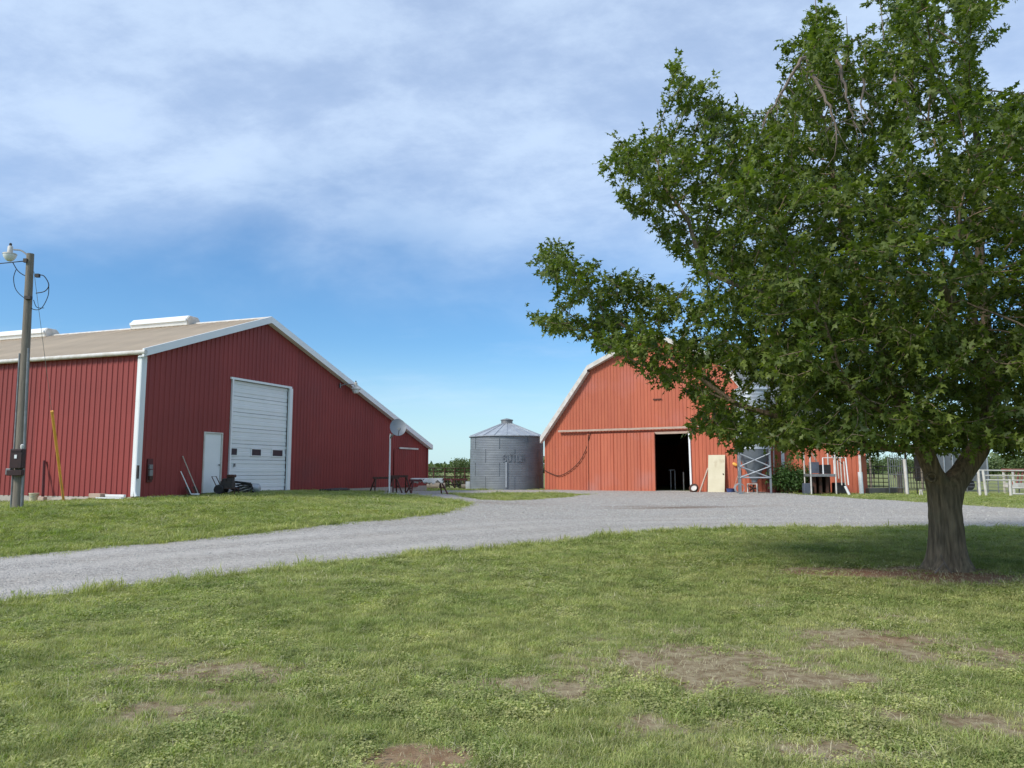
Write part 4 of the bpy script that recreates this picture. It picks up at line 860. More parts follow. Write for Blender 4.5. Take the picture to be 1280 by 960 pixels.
# machine by walk door
p = gp(w1(263, 615, .75)); t = thing('pressure_washer', 'dark wheeled engine machine parked in front of the white walk door', 'machine', p, ang1 - R(70))
mb = MB(); mb.box((0, 0, .33), (.42, .34, .26)); mb.box((.1, 0, .52), (.2, .24, .14)); mb.lathe([(.0, -.0), (.11, 0), (.11, .08), (.04, .1)], 16, (-.1, 0, .46)); mb.build('engine', M['dark'], t, bevel=.01)
for sy in (-1, 1):
    o = MB().lathe([(.06, -.035), (.15, -.04), (.17, -.02), (.17, .02), (.15, .04), (.06, .035)], 20).build('wheel', M['black'], t, True); o.rotation_euler = (R(90), 0, 0); o.location = (-.22, sy * .25, .17)
mb = MB(); mb.tube([(-.3, -.2, .2), (.36, -.2, .2), (.36, .2, .2), (-.3, .2, .2)], .016, 6); mb.tube([(-.28, -.2, .2), (-.5, -.2, .62), (-.5, .2, .62), (-.28, .2, .2)], .016, 6); mb.tube([(.32, -.2, .2), (.32, -.2, 0)], .016, 6); mb.tube([(.32, .2, .2), (.32, .2, 0)], .016, 6); mb.build('frame', M['rust'], t)
MB().box((.12, -.0, .64), (.26, .3, .10)).build('fuel_tank', M['rust'], t, bevel=.02)
def coil(name, label, cat, c, n, r, m, rr_=.018, sq=1.):
    mb = MB(); rnd_ = random.Random(n)
    pts = []
    for i in range(n * 16): an = i * 2 * math.pi / 16; q_ = r * (1 + .18 * math.sin(i * .37) + rnd_.uniform(-.03, .03)); pts.append((q_ * math.cos(an), q_ * math.sin(an) * .6, .03 + .06 * sq * (i / 16) + .05 * math.sin(an * 1 + i * .05) * sq))
    mb.tube(pts, rr_, 6); o = mb.build(name, m, None, True); o.location = c; return tag(o, label, cat)
coil('black_hose', 'heap of black hose piled between the walk door and overhead door', 'hose', gp(w1(287, 614, .6)), 6, .38, M['black'], .026, 1.1)
coil('white_hose', 'loop of white hose lying on the black hose heap', 'hose', gp(w1(290, 614, .62), .08), 3, .26, M['white'], .022, 1.1)
# grey feed sack beside
p = gp(w1(299, 614, .55)); o = MB().lathe([(.05, -.34), (.17, -.28), (.20, 0), (.17, .28), (.05, .34)], 14).build('feed_sack', M['galv_l'], None, True); o.rotation_euler = (0, R(90), ang1 - R(60)); o.location = p + Vector((0, 0, .17)); tag(o, 'grey sack slumped beside the black hose heap at the overhead door', 'sack')
p = gp(w1(400, 611.5, .7)); mb = MB(); 
for i in range(5): mb.tube([(-.7, i * .13 - .3, .06), (.7, i * .13 - .33, .06 + .03 * (i % 2))], .05, 6)
o = mb.build('pipe_bundle', M['dark']); o.location = p; o.rotation_euler = (0, 0, ang1); tag(o, 'low bundle of dark pipes lying along the dark red gable wall', 'pipes')

# ================================================================== THINGS by the gambrel barn
def w2(px, py, off):
    a, z, q = plane_hit(px, py, P2, H2); n = Vector((H2.y, -H2.x, 0)); return q + n * off
# leaning cream door
b0 = gp(w2(887.5, 614, .34)); b1 = gp(w2(908.5, 614, .34)); tp0 = w2(886, 568.5, .08)
cd = thing('leaning_door', 'cream slab door leaning on the faded red barn wall', 'door', b0, ang2)
wdd = (b1 - b0).length; hh = tp0.z - b0.z; tl = math.atan2(.26, hh)
o = MB().box((wdd / 2, 0, hh / 2), (wdd, .045, hh)).build('slab', M['cream'], cd, bevel=.004); o.rotation_euler = (-tl, 0, 0)
kb = MB().lathe([(.0, 0), (.035, .01), (.03, .05), (.0, .06)], 12).build('knob', M['dark'], o, True); kb.location = (wdd - .08, -.02, .95); kb.rotation_euler = (R(90), 0, 0)
tag(MB().tube([gp(w2(878.5, 613, .5)), w2(886, 585, .10)], .045, 4).build('leaning_plank', M['tan']), 'thin pinkish plank leaning against the cream door edge', 'plank')
p = gp(w2(871.5, 614, .5)); tr = thing('tyre', 'old brown tyre holding a white pan beside the barn doorway', 'tyre', p)
o = MB().lathe([(.15, -.07), (.22, -.08), (.25, -.03), (.25, .03), (.22, .08), (.15, .07), (.13, 0)], 28, cap=False).build('carcass', M['rust'], tr, True); o.location = (0, 0, .22); o.rotation_euler = (R(62), 0, ang2)
o = MB().lathe([(.01, -.02), (.13, -.01), (.15, .05), (.13, .04), (.01, .02)], 20); o = o.build('pan', M['white_old'], tr, True); o.location = (0, -.08, .20); o.rotation_euler = (R(62), 0, ang2)
# cable swag
P = [w2(740, 540, .2), w2(734, 560, .1), w2(725, 577, .08), (w2(712, 589, .08)), w2(700, 594.5, .08), w2(690, 592, .08), w2(681.5, 588, .06)]
tag(wire(P, .022, 6, 8).build('hanging_hose', M['rust'], None, True), 'dark hose drooping in a curve across the left of the gambrel barn', 'hose')
long_tool('push_broom', 'push broom with blue head standing left of the feed hopper', 'broom', w2(926, 586, .10), w2(920, 613, .55), 'broom', M['tan'], M['blue'])
p = gp(w2(917, 613, .5)); t = thing('plastic_tub', 'low blue plastic tub on the gravel by the red barn', 'tub', p)
MB().lathe([(.17, 0), (.22, .20), (.24, .21), (.21, .20), (.16, .03), (.01, .02)], 20).build('body', M['blue'], t, True)
q = w2(919.5, 580.5, .12); o = MB(); o.lathe([(.01, -.14), (.06, -.12), (.09, 0), (.07, .10), (.01, .14)], 14); o = o.build('wall_float', M['orange'], None, True); o.location = q; o.rotation_euler = (R(0), R(-60), ang2); tag(o, 'small orange float hung on the red wall left of the hopper', 'float')
p = gp(w2(935, 613, 1.4)); t = thing('wire_coil', 'round coil of grey wire leaning beneath the feed hopper', 'coil', p)
mb = MB(); [mb.tube([(.22 * math.cos(a_ * .4) * (1 + .05 * i), .03 * i - .05, .24 + .22 * math.sin(a_ * .4) * (1 + .05 * i)) for a_ in range(17)], .016, 5) for i in range(4)]; mb.build('strands', M['galv_l'], t)
p = gp(w2(950, 613, 1.3)); t = thing('box_fan', 'square metal box fan standing on the ground under the hopper', 'fan', p, ang2)
mb = MB(); [mb.box(c_, d_) for c_, d_ in (((0, 0, .02), (.5, .16, .04)), ((0, 0, .46), (.5, .16, .04)), ((-.23, 0, .24), (.04, .16, .4)), ((.23, 0, .24), (.04, .16, .4)))]; mb.build('housing', M['white_old'], t)
mb = MB(); [mb.tube([(0, 0, .24), (.19 * math.cos(a_), .02, .24 + .19 * math.sin(a_))], [.02, .05], 4) for a_ in np.linspace(0, 6.28, 6)[:-1]]; mb.build('blades', M['dark'], t)
q0 = gp(w2(970, 601, .35), .3); tag(MB().tube([gp(w2(970.5, 612, .45)), w2(967.5, 545, .12)], .03, 6).build('white_pipe', M['white_old']), 'slim white pipe standing between hopper and lean-to wall', 'pipe')
p = gp(w2(971, 614.5, .6)); t = thing('rusty_barrel', 'rusty red barrel between the hopper legs and the green bush', 'barrel', p)
MB().lathe([(.27, 0), (.28, .02), (.28, .28), (.295, .30), (.28, .32), (.28, .56), (.295, .58), (.28, .60), (.28, .84), (.29, .86), (.26, .86), (.26, .83), (.01, .83)], 24).build('drum', M['rustred'], t, True)

# ================================================================== foliage helpers
LEAF = np.array([(0, 0, 0), (.25, .24, -.04), (.08, .40, .03), (.34, .66, -.08), (.10, .76, .02), (0, 1.15, -.12), (-.10, .76, .02), (-.34, .66, -.08), (-.08, .40, .03), (-.25, .24, -.04)], float)
LEAF_F = np.array([(0, 1, 2), (0, 2, 8), (0, 8, 9), (2, 3, 4), (2, 4, 6), (2, 6, 8), (6, 7, 8), (4, 5, 6)])
OVAL = np.array([(0, 0, 0), (.3, .35, .04), (.22, .8, .0), (0, 1.1, -.06), (-.22, .8, 0), (-.3, .35, .04)], float); OVAL_F = np.array([(0, 1, 5), (1, 2, 4), (1, 4, 5), (2, 3, 4)])
def leaves(name, pos, dirs, nrm, size, m, parent, shape=LEAF, sf=LEAF_F):
    d = dirs / np.linalg.norm(dirs, axis=1, keepdims=True); s = np.cross(d, nrm); s /= np.maximum(np.linalg.norm(s, axis=1, keepdims=True), 1e-6); n = np.cross(s, d)
    V = pos[:, None, :] + size[:, None, None] * (shape[None, :, 0, None] * s[:, None, :] + shape[None, :, 1, None] * d[:, None, :] + shape[None, :, 2, None] * n[:, None, :])
    Fc = (sf[None] + (np.arange(len(pos)) * len(shape))[:, None, None]).reshape(-1, 3)
    me = bpy.data.meshes.new(name); V = V.reshape(-1, 3).astype(np.float32); Fc = Fc.astype(np.int32)
    me.vertices.add(len(V)); me.vertices.foreach_set('co', V.ravel()); me.loops.add(Fc.size); me.loops.foreach_set('vertex_index', Fc.ravel()); me.polygons.add(len(Fc)); me.polygons.foreach_set('loop_start', np.arange(0, Fc.size, 3, dtype=np.int32)); me.polygons.foreach_set('loop_total', np.full(len(Fc), 3, np.int32)); me.update(calc_edges=True)
    me.materials.append(m); o = bpy.data.objects.new(name, me); C.objects.link(o); o.parent = parent; o['kind'] = 'stuff'; return o

# ================================================================== THE OAK
TB = ground(1187, 712); TY = TB.y
oak = thing('oak_tree', 'large spreading green oak with forked trunk at right foreground', 'tree', TB)
TBn = np.array(TB)
crown_px = [(1125, 563), (1090, 568), (1060, 560), (1010, 556), (985, 556), (965, 550), (940, 556), (918, 553), (905, 545), (885, 540), (862, 540), (868, 525), (880, 512), (865, 500), (845, 492), (825, 478), (800, 466), (780, 455), (762, 444), (746, 433), (728, 422), (700, 412), (680, 408), (655, 398), (675, 388), (700, 392), (730, 402), (745, 395), (730, 375), (705, 365), (685, 350), (668, 325), (672, 308), (700, 305), (725, 325), (745, 335), (765, 350), (780, 335), (800, 345), (830, 358), (855, 364), (880, 376), (893, 360), (885, 342), (868, 328), (845, 318), (830, 300), (815, 290), (795, 270), (775, 245), (765, 215), (762, 180), (785, 165), (810, 170), (835, 160), (850, 140), (835, 110), (822, 85), (830, 70), (855, 80), (880, 100), (900, 125), (930, 140), (955, 155), (965, 130), (985, 100), (1000, 60), (1012, 20), (1040, 8), (1052, 40), (1045, 80), (1064, 92), (1080, 58), (1105, 35), (1120, -60), (1175, -60), (1182, 30), (1190, -60), (1232, -60), (1218, 60), (1230, 95), (1245, 130), (1280, 112), (1400, 60), (1800, 200), (1800, 560), (1290, 560), (1262, 556), (1235, 566), (1215, 556), (1195, 562), (1170, 556)]
CC = np.array([TB.x + .6, TY + .2, 5.4]); RAD = np.array([7.9, 4.7, 5.4])
ncl = 0; clumps = []
r2 = np.random.default_rng(23)
while len(clumps) < 1400:
    p = CC + RAD * (r2.uniform(-1, 1, (4000, 3))); e = (((p - CC) / RAD) ** 2).sum(1); p = p[(e < 1) & (e > .10) & (p[:, 2] > 1.9)]
    u, v = project(p); ok = in_poly(u, v, crown_px)
    ok &= ~((u < 900) & (np.abs(p[:, 1] - TY) > 2.0)); ok &= ~((u < 920) & (r2.random(len(u)) < .5)); ok &= ~((u > 915) & (u < 972) & (v > 474) & (v < 512)); ok &= ~((np.abs(u - 1064) < 22) & (v < 100)); ok &= ~((np.abs(u - 1184) < 9) & (v < 120)); ok &= ~((u > 1232) & (u < 1300) & (v < 118)); ok &= ~((v < 235) & (r2.random(len(u)) < .35)); ok &= ~((u > 955) & (u < 1150) & (v > 62) & (v < 188) & (p[:, 1] < TY - 1.2))
    p = p[ok]
    for q in p[:500]:
        if len(clumps) >= 1400: break
        if not clumps or (((np.array(clumps) - q) ** 2 * np.array([.55, .55, 3.2])).sum(1) > .36 ** 2).all(): clumps.append(q)
        ncl += 1
    if ncl > 90000: break
clumps = np.array(clumps)
# extra thin outliers that give the crown its ragged edge
ex = [(662, 398), (680, 402), (705, 405), (672, 318), (690, 330), (705, 320), (720, 345), (740, 355), (765, 365), (785, 200), (790, 235), (830, 80), (840, 98), (862, 95), (1020, 30), (1035, 25), (1038, 55), (1015, 60), (1005, 85), (1028, 90), (1205, 5), (1202, 30), (1210, 55), (1205, 85), (1225, 110), (1240, 140), (1150, 5), (1130, 30), (1160, 30), (1100, 60), (1085, 80), (775, 440), (880, 535), (900, 540), (930, 550), (868, 530)]
ex = np.array([np.array(at(u, v, TY + r2.uniform(-1, 1))) for u, v in ex])
fing = []
for pl_, n_, dp in (([(830, 78), (870, 115), (900, 150), (935, 185), (960, 215)], 26, .35), ([(765, 180), (800, 200), (850, 210), (900, 230)], 26, .6), ([(775, 245), (800, 275), (840, 300), (880, 320)], 20, .5), ([(672, 318), (710, 325), (750, 350), (800, 370), (860, 390)], 32, .4),
                    ([(658, 398), (700, 405), (760, 415), (820, 420)], 26, .4), ([(1030, 20), (1025, 60), (1020, 100), (1015, 150)], 24, .3), ([(1200, 0), (1205, 60), (1210, 110), (1218, 160)], 22, .25), ([(785, 440), (835, 462), (880, 500), (900, 540)], 26, .8), ([(870, 535), (930, 546), (1000, 550), (1060, 554)], 40, 1.6), ([(1190, 545), (1260, 540), (1330, 545)], 40, 2.4), ([(960, 350), (1040, 400), (1120, 420), (1200, 430)], 50, 2.6), ([(900, 430), (1000, 470), (1100, 500)], 50, 2.4)):
    for k in range(n_):
        t_ = r2.random() * (len(pl_) - 1); i_ = min(int(t_), len(pl_) - 2); f_ = t_ - i_; u_ = pl_[i_][0] * (1 - f_) + pl_[i_ + 1][0] * f_ + r2.normal(0, 9); v_ = pl_[i_][1] * (1 - f_) + pl_[i_ + 1][1] * f_ + r2.normal(0, 7); fing.append(np.array(at(u_, v_, TY + r2.uniform(-dp, dp))))
clumps = np.concatenate([clumps, ex, np.array(fing)])
att = (clumps[:, None, :] + r2.normal(0, 1, (len(clumps), 7, 3)) * np.array([.34, .34, .10])).reshape(-1, 3)
u, v = project(att); att = att[~((np.abs(u - 1064) < 20) & (v < 92)) & ~((np.abs(u - 1184) < 8) & (v < 110)) & ~((u > 912) & (u < 972) & (v > 472) & (v < 514))]; u, v = project(att); att = att[in_poly(u, v, crown_px) | ((r2.random(len(att)) < .12) & (u > 960))]
def A3(px, py, dy=0.): q = at(px, py, TY + dy); return np.array(q)
nodes = []; par = []; thick = []
def chain(start, pts):
    last = start
    for p in pts:
        a = nodes[last] if last is not None else None
        if a is None: nodes.append(np.array(p)); par.append(-1); last = 0; continue
        n = max(1, int(np.linalg.norm(p - a) / .22))
        for k in range(1, n + 1): nodes.append(a + (p - a) * k / n); par.append(last); last = len(nodes) - 1
    return last
forkb = chain(None, [A3(1183, 650), A3(1182, 615)])
fl = chain(forkb, [A3(1166, 590, -.05), A3(1154, 560, -.1)]); fl2 = chain(fl, [A3(1138, 520, -.3), A3(1110, 470, -.5)]); fl3 = chain(fl2, [A3(1050, 420, -.8), A3(960, 370, -.8), A3(880, 340, -.6)])
chain(fl2, [A3(1085, 380, .2), A3(1050, 270, .5), A3(1030, 150, .3)])
fr_ = chain(forkb, [A3(1202, 592, .05), A3(1222, 562, .1)]); fr2 = chain(fr_, [A3(1236, 525, .2), A3(1240, 470, .3)]); chain(fr2, [A3(1290, 400, .5), A3(1360, 330, .8)])
ce = chain(fr2, [A3(1215, 390, 0), A3(1200, 280, -.3), A3(1160, 150, -.2)]); chain(fr2, [A3(1225, 330, .8), A3(1222, 180, .8), A3(1205, 60, .6)])
lw_ = chain(fl, [A3(1120, 562, -.1), A3(1080, 556, -.2), A3(1000, 530, -.4), A3(920, 505, -.5)]); chain(lw_, [A3(830, 440, -.3), A3(760, 395, 0), A3(725, 350, .1)])
chain(lw_, [A3(800, 455, -.6), A3(745, 425, -.5)]); chain(fl3, [A3(860, 275, -.4), A3(825, 225, -.3)]); chain(fr_, [A3(1265, 545, -.8), A3(1330, 500, -1.8)]); chain(fl, [A3(1120, 530, -1.2), A3(1060, 480, -2.4)]); chain(fr2, [A3(1200, 450, -1.5), A3(1180, 350, -2.6)]); chain(fl, [A3(1150, 500, 1.3), A3(1120, 420, 2.6)])
nmain = len(nodes); step = .2
nkid = {}; near_i = np.zeros(len(att), int); near_d = np.full(len(att), 1e9); alive = np.ones(len(att), bool)
def upd(i0):
    new = np.array(nodes[i0:]); D = np.linalg.norm(att[:, None] - new[None], axis=2); j = D.argmin(1); d = D[np.arange(len(att)), j]; m_ = d < near_d; near_d[m_] = d[m_]; near_i[m_] = j[m_] + i0
upd(0)
for it in range(90):
    act = alive & (near_d < 4.0)
    if not act.any(): break
    ids = np.where(act)[0]; arr = np.array(nodes); dv = att[ids] - arr[near_i[ids]]; dv /= np.maximum(np.linalg.norm(dv, axis=1, keepdims=True), 1e-6)
    acc = {}
    for i, d_ in zip(near_i[ids], dv): 
        if i in acc: acc[i] += d_
        else: acc[i] = d_.copy()
    i0 = len(nodes)
    for i, d_ in acc.items():
        l = np.linalg.norm(d_)
        if l < 1e-4: continue
        dd_ = d_ / l + r2.normal(0, .13, 3); pd = (nodes[i] - nodes[par[i]]) if par[i] >= 0 else np.array([0, 0, 1.]); pd = pd / max(np.linalg.norm(pd), 1e-6)
        dd_ = dd_ * .75 + pd * .35; q_ = nodes[i] + dd_ / np.linalg.norm(dd_) * step
        if nkid.get(i, 0) >= 3 or (((arr - q_) ** 2).sum(1) < (.55 * step) ** 2).any(): continue
        nkid[i] = nkid.get(i, 0) + 1; nodes.append(nodes[i] + dd_ / np.linalg.norm(dd_) * step); par.append(i)
    if len(nodes) == i0: break
    upd(i0); alive &= near_d > .17
    if len(nodes) > 24000: break
nodes = np.array(nodes); par = np.array(par); nn = len(nodes)
kids = [[] for _ in range(nn)]
for i in range(nn):
    if par[i] >= 0: kids[par[i]].append(i)
rad = np.zeros(nn)
for i in range(nn - 1, -1, -1):
    rad[i] = (sum(rad[j] ** 2.35 for j in kids[i])) ** (1 / 2.35) if kids[i] else .0042
sc_r = .235 / rad[forkb]; rad = np.where(rad > .02, .02 + (rad - .02) * ((.235 - .02) / (rad[forkb] - .02)), rad); t_ = np.clip((rad - .012) / (.235 - .012), 0, 1); rad = np.where(rad > .012, .012 + .215 * t_ ** 1.18, rad); rad = np.maximum(rad, .0035)
# chains -> tubes
limb_mb = []; twig = MB(); stack = [(0, None)]; visited = set()
def mk_chain(start):
    out_ = []; ch = [start]; i = start
    while kids[i]:
        ks = sorted(kids[i], key=lambda j: -rad[j]); nxt = ks[0]
        for o_ in ks[1:]: out_.append((i, o_))
        ch.append(nxt); i = nxt
    return ch, out_
todo = [(None, 0)]; nlimb = 0
while todo:
    p_, s_ = todo.pop(); ch, o_ = mk_chain(s_); todo += o_
    full = ([p_] if p_ is not None else []) + ch; pts = [nodes[i] - TBn for i in full]; rs = [rad[i] for i in full]
    if p_ is not None: rs[0] = min(rs[1] * 1.15, rad[p_])
    if len(full) < 2: continue
    if max(rs) > .035 and len(full) > 6:
        k_end = next((i for i, r_ in enumerate(rs) if r_ < .012), len(rs) - 1); k_end = max(k_end, 3)
        MB().tube(pts[:k_end + 1], rs[:k_end + 1], 12 if max(rs) > .08 else 7).build('limb', M['bark'], oak, True)
        if k_end < len(rs) - 1: twig.tube(pts[k_end:], rs[k_end:], 4, False)
    else: twig.tube(pts, rs, 4 if max(rs) < .02 else 5, False)
tw = twig.build('twigs', M['bark'], oak, False); tw['kind'] = 'stuff'
# trunk with flare and bark ridges
V = []; nsd, nrg = 128, 90; zt_ = nodes[forkb][2] + .34 - TB.z; tx = np.linspace(-.12, zt_, nrg)
axis_pts = lambda z: np.array([np.interp(z, [0, 1.0, nodes[forkb][2] - TB.z, zt_], [0., nodes[0][0] - TB.x, nodes[forkb][0] - TB.x, nodes[forkb][0] - TB.x + .0]), 0.])
for z in tx:
    c_ = axis_pts(z); fl_ = 0.085 * math.exp(-max(z, 0) / .14) + .07 * math.exp(-max(z, 0) / .55); top_ = max(0, z - (zt_ - .62)) / .62
    for k in range(nsd):
        an = 2 * math.pi * k / nsd; r_ = .210 + fl_ * (1 + .35 * math.sin(an * 5 + 1)) ; r_ *= 1 + .03 * math.sin(an * 3 + z)
        sx = 1 + .50 * top_ ** 1.3; 
        rg = mnoise.noise(Vector((math.cos(an) * 5.5, math.sin(an) * 5.5, z * 1.6))); rg2 = mnoise.noise(Vector((math.cos(an) * 15, math.sin(an) * 15, z * 4)))
        rg3 = 1 - abs(mnoise.noise(Vector((math.cos(an) * 9, math.sin(an) * 9, z * 1.1 + 7)))) * 2.2; r_ += .012 * rg + .008 * rg2 + .020 * rg3; V.append((c_[0] + r_ * math.cos(an) * sx, c_[1] + r_ * math.sin(an) * (1 - .25 * top_), z - (.28 * top_ * (1 - min(1, abs(math.cos(an)) * 1.4)))))
V.append((axis_pts(zt_)[0], 0, zt_ - .36)); Fc = [(i * nsd + k, i * nsd + (k + 1) % nsd, (i + 1) * nsd + (k + 1) % nsd, (i + 1) * nsd + k) for i in range(nrg - 1) for k in range(nsd)]
Fc += [((nrg - 1) * nsd + k, (nrg - 1) * nsd + (k + 1) % nsd, len(V) - 1) for k in range(nsd)]
me = bpy.data.meshes.new('trunk'); me.from_pydata(V, [], Fc); me.materials.append(M['bark']); me.polygons.foreach_set('use_smooth', [True] * len(me.polygons)); me.update(); o = bpy.data.objects.new('trunk', me); C.objects.link(o); o.parent = oak
# healed branch knot
q = A3(1152, 597) - TBn; kn = MB().lathe([(.075, -.03), (.085, .02), (.07, .05), (.045, .045), (.03, .0), (.005, -.01)], 20).build('branch_knot', M['bark'], oak, True); kn.location = (q[0], -.28, q[2]); kn.rotation_euler = (R(85), 0, R(-15))
# leaves
tip = np.array([i for i in range(nmain, nn) if rad[i] < .012]); rep = 7
base = nodes[tip]; pdir = nodes[tip] - nodes[par[tip]]; pdir /= np.linalg.norm(pdir, axis=1, keepdims=True)
nk = np.array([len(kids[i]) == 0 for i in tip]); cnt = np.where(nk, 18, 12)
idl = np.repeat(np.arange(len(tip)), cnt); NL = len(idl)
pos = base[idl] + pdir[idl] * r2.uniform(-.14, .12, (NL, 1)) + r2.normal(0, .035, (NL, 3))
rv = r2.normal(0, 1, (NL, 3)); dr = pdir[idl] * .8 + rv * .75 + np.array([0, 0, -.12]); nm = r2.normal(0, .55, (NL, 3)) + np.array([0, -.15, 1.])
sz_ = r2.uniform(.075, .145, NL)
leaves('crown', pos - TBn, dr, nm, sz_, M['leaf'], oak)
open("/tmp/stat","w").write(str((nn,NL,len(clumps))))
# snapped branches hanging bare in the upper crown
def droop(pts, r0, tw_):
    P = [A3(*p) - TBn for p in pts]; n = len(P); mb = wire(P, .01); o_ = MB(); Q = []
    for i in range(len(P) - 1):
        for k in range(5): t_ = k / 5; Q.append(Vector(P[i] * (1 - t_) + P[i + 1] * t_) + Vector(r2.normal(0, .012, 3)))
    Q.append(Vector(P[-1])); o_.tube(Q, [r0 * (1 - .75 * i / (len(Q) - 1)) for i in range(len(Q))], 6)
    for i in range(2, len(Q) - 1, 1):
        if r2.random() < tw_:
            d_ = Vector(r2.normal(0, 1, 3)) * .5 + Vector((0, 0, -.7)); d_.normalize(); l_ = r2.uniform(.15, .5); o_.tube([Q[i], Q[i] + d_ * l_ * .5 + Vector(r2.normal(0, .03, 3)), Q[i] + d_ * l_], [.007, .005, .002], 4)
    o_.build('broken_branch', M['twig'], oak, label='bare snapped branch hanging in the upper crown')
droop([(1022, 62, -1.6), (1000, 78, -1.7), (985, 100, -1.7), (968, 130, -1.7), (953, 158, -1.6)], .036, .9)
droop([(1010, 75, -1.7), (1022, 105, -1.8), (1040, 140, -1.9), (1046, 182, -1.9)], .034, .9)
droop([(1045, 70, -1.5), (1055, 105, -1.7), (1065, 145, -1.8), (1072, 160, -1.8)], .026, .9)
droop([(1115, 75, -1.4), (1120, 105, -1.6), (1135, 130, -1.7), (1140, 145, -1.7)], .026, .9)
droop([(1080, 90, -1.5), (1075, 130, -1.7), (1090, 155, -1.7)], .022, .9)
for u, v, u2, v2 in ((1105, 20, 1096, -10), (1060, 60, 1058, 20), (1085, 62, 1068, 45), (1022, 10, 1016, -12), (1210, 25, 1218, -10), (1010, 70, 990, 62), (1155, 120, 1130, 105)):
    MB().tube([A3(u, v + 30) - TBn, A3((u + u2) / 2, (v + v2) / 2) - TBn, A3(u2, v2) - TBn], [.01, .007, .003], 4).build('bare_twig', M['twig'], oak)
# pale root sucker at the foot
mb = MB(); q = np.array(ground(1180, 716)) - TBn
for a_, b_ in (((-.18, -.05, .0), (-.05, -.08, .16)), ((-.05, -.08, .16), (.08, -.06, .0)), ((-.02, -.09, .12), (-.1, -.1, .28))): mb.tube([np.array(a_) + q + (0, -.02, 0), np.array(b_) + q + (0, -.02, 0)], [.014, .008], 5)
mb.build('root_sprout', M['twig'], oak)

# ================================================================== BUSH by the lean-to
def bush(name, label, cat, c, w_, d_, h_, n, m, parent=None, leafs=.09, seed=1, stems=12, group=None, shape=OVAL, sf=OVAL_F, lumps=26):
    r = np.random.default_rng(seed); t = thing(name, label, cat, c, 0, group); ce_ = r.normal(0, 1, (lumps, 3)); ce_ /= np.linalg.norm(ce_, axis=1, keepdims=True)
    ce_ = ce_ * r.uniform(.25, .95, (lumps, 1)) * np.array([w_ / 2, d_ / 2, h_ / 2]) + np.array([0, 0, h_ * .5]); ce_[:, 2] = np.maximum(ce_[:, 2], h_ * .08)
    mb = MB()
    for q in ce_[:stems]: mb.tube([(q[0] * .1, q[1] * .1, 0), (q[0] * .5, q[1] * .5, q[2] * .55), tuple(q)], [.02 * h_, .012 * h_, .005 * h_], 5)
    mb.build('stems', M['bark'], t)
    idp = r.integers(0, lumps, n); s_ = min(w_, h_) * .17; p = ce_[idp] + r.normal(0, 1, (n, 3)) * np.array([s_, s_, s_ * .75]); p[:, 2] = np.abs(p[:, 2])
    leaves('foliage', p, r.normal(0, 1, (n, 3)) + np.array([0, 0, .1]), r.normal(0, .7, (n, 3)) + np.array([0, 0, 1.]), r.uniform(.7, 1.3, n) * leafs, m, t, shape, sf); return t
p = gp(w2(994, 613, .75)); bush('green_bush', 'leafy green bush growing against the red lean-to wall', 'bush', p, 1.75, 1.0, 1.5, 3200, M['leaf_bush'], seed=3, leafs=.10)
p = gp(w2(1009, 613, .6)); bush('green_bush', 'lower light green bush between lean-to wall and cattle chute', 'bush', p, .9, .8, 1.2, 1500, M['leaf_bush'], seed=5, leafs=.09)

# ================================================================== CATTLE CHUTE
c0 = gp(w2(1040, 614, 1.5)); ch = thing('cattle_chute', 'rusty and white tubular cattle chute on a raised deck by the lean-to', 'cattle chute', c0, ang2 * .25); S = 36.0 / 960
def cx(px): return (px - 1040) * S * (c0.y / 36.0)
def czz(py): return at(1040, py, c0.y).z - c0.z
MB().box((cx(1034), 0, czz(594)), (cx(1050) - cx(1019), 1.3, .12)).build('deck', M['steel'], ch)
for px, t_, b_ in ((1019.5, 553, 615), (1048.5, 556, 616)):
    for yy in (-.62, .62): MB().tube([(cx(px), yy, 0), (cx(px), yy, czz(t_))], .035, 7).build('post', M['white_old'], ch)
MB().box((cx(1028), .1, czz(584.5)), (cx(1034) - cx(1022), .06, czz(578) - czz(592))).build('side_sheet', M['bluegrey'], ch)
MB().box((cx(1041.5), .25, czz(586.5)), (.44, .5, .42)).build('dark_interior_box', M['black'], ch)  # solid black box painting in the shaded interior behind the front frame
mb = MB(); f = -.5
mb.tube([(cx(1035), f, czz(593)), (cx(1035), f, czz(572.5)), (cx(1048), f, czz(572.5)), (cx(1048), f, czz(593))], .03, 6, True); mb.build('front_frame', M['white'], ch)
mb = MB(); mb.tube([(cx(1050), f - .05, czz(572.5)), (cx(1061.5), f - .05, czz(572.5)), (cx(1063), f - .1, czz(606))], .03, 6); mb.build('gate_frame', M['white'], ch)
for px, t_, b_ in ((1051.5, 566, 598), (1054.8, 560, 606), (1059, 577, 606), (1045, 560, 573)): MB().tube([(cx(px), f - .06, czz(t_)), (cx(px) + .03, f - .06, czz(b_))], .028, 6).build('gate_bar', M['white_old'], ch)
MB().tube([(cx(1023), -.3, czz(566)), (cx(1030), -.2, czz(577))], .03, 6).build('lever', M['tan'], ch); MB().tube([(cx(1027.5), -.25, czz(562)), (cx(1027.5), -.25, czz(575))], .025, 6).build('lever', M['tan'], ch)
MB().tube([(cx(1044), -.1, czz(555)), (cx(1052), -.1, czz(575))], .03, 6).build('lever', M['rust'], ch)
for px in (1026, 1033, 1041): MB().box((cx(px), .2, czz(594) / 2), (.12, .9, czz(594) - .1)).build('support', M['rust'], ch)
MB().box((cx(1036), .35, czz(594) / 2), (.9, .1, czz(594) * .8)).build('under_deck_shade', M['dark'], ch)  # added dark sheet standing in for the shadow below the deck
MB().box((cx(1056), 0, .28), (.5, .6, .5)).build('counterweight', M['black'], ch, bevel=.03)
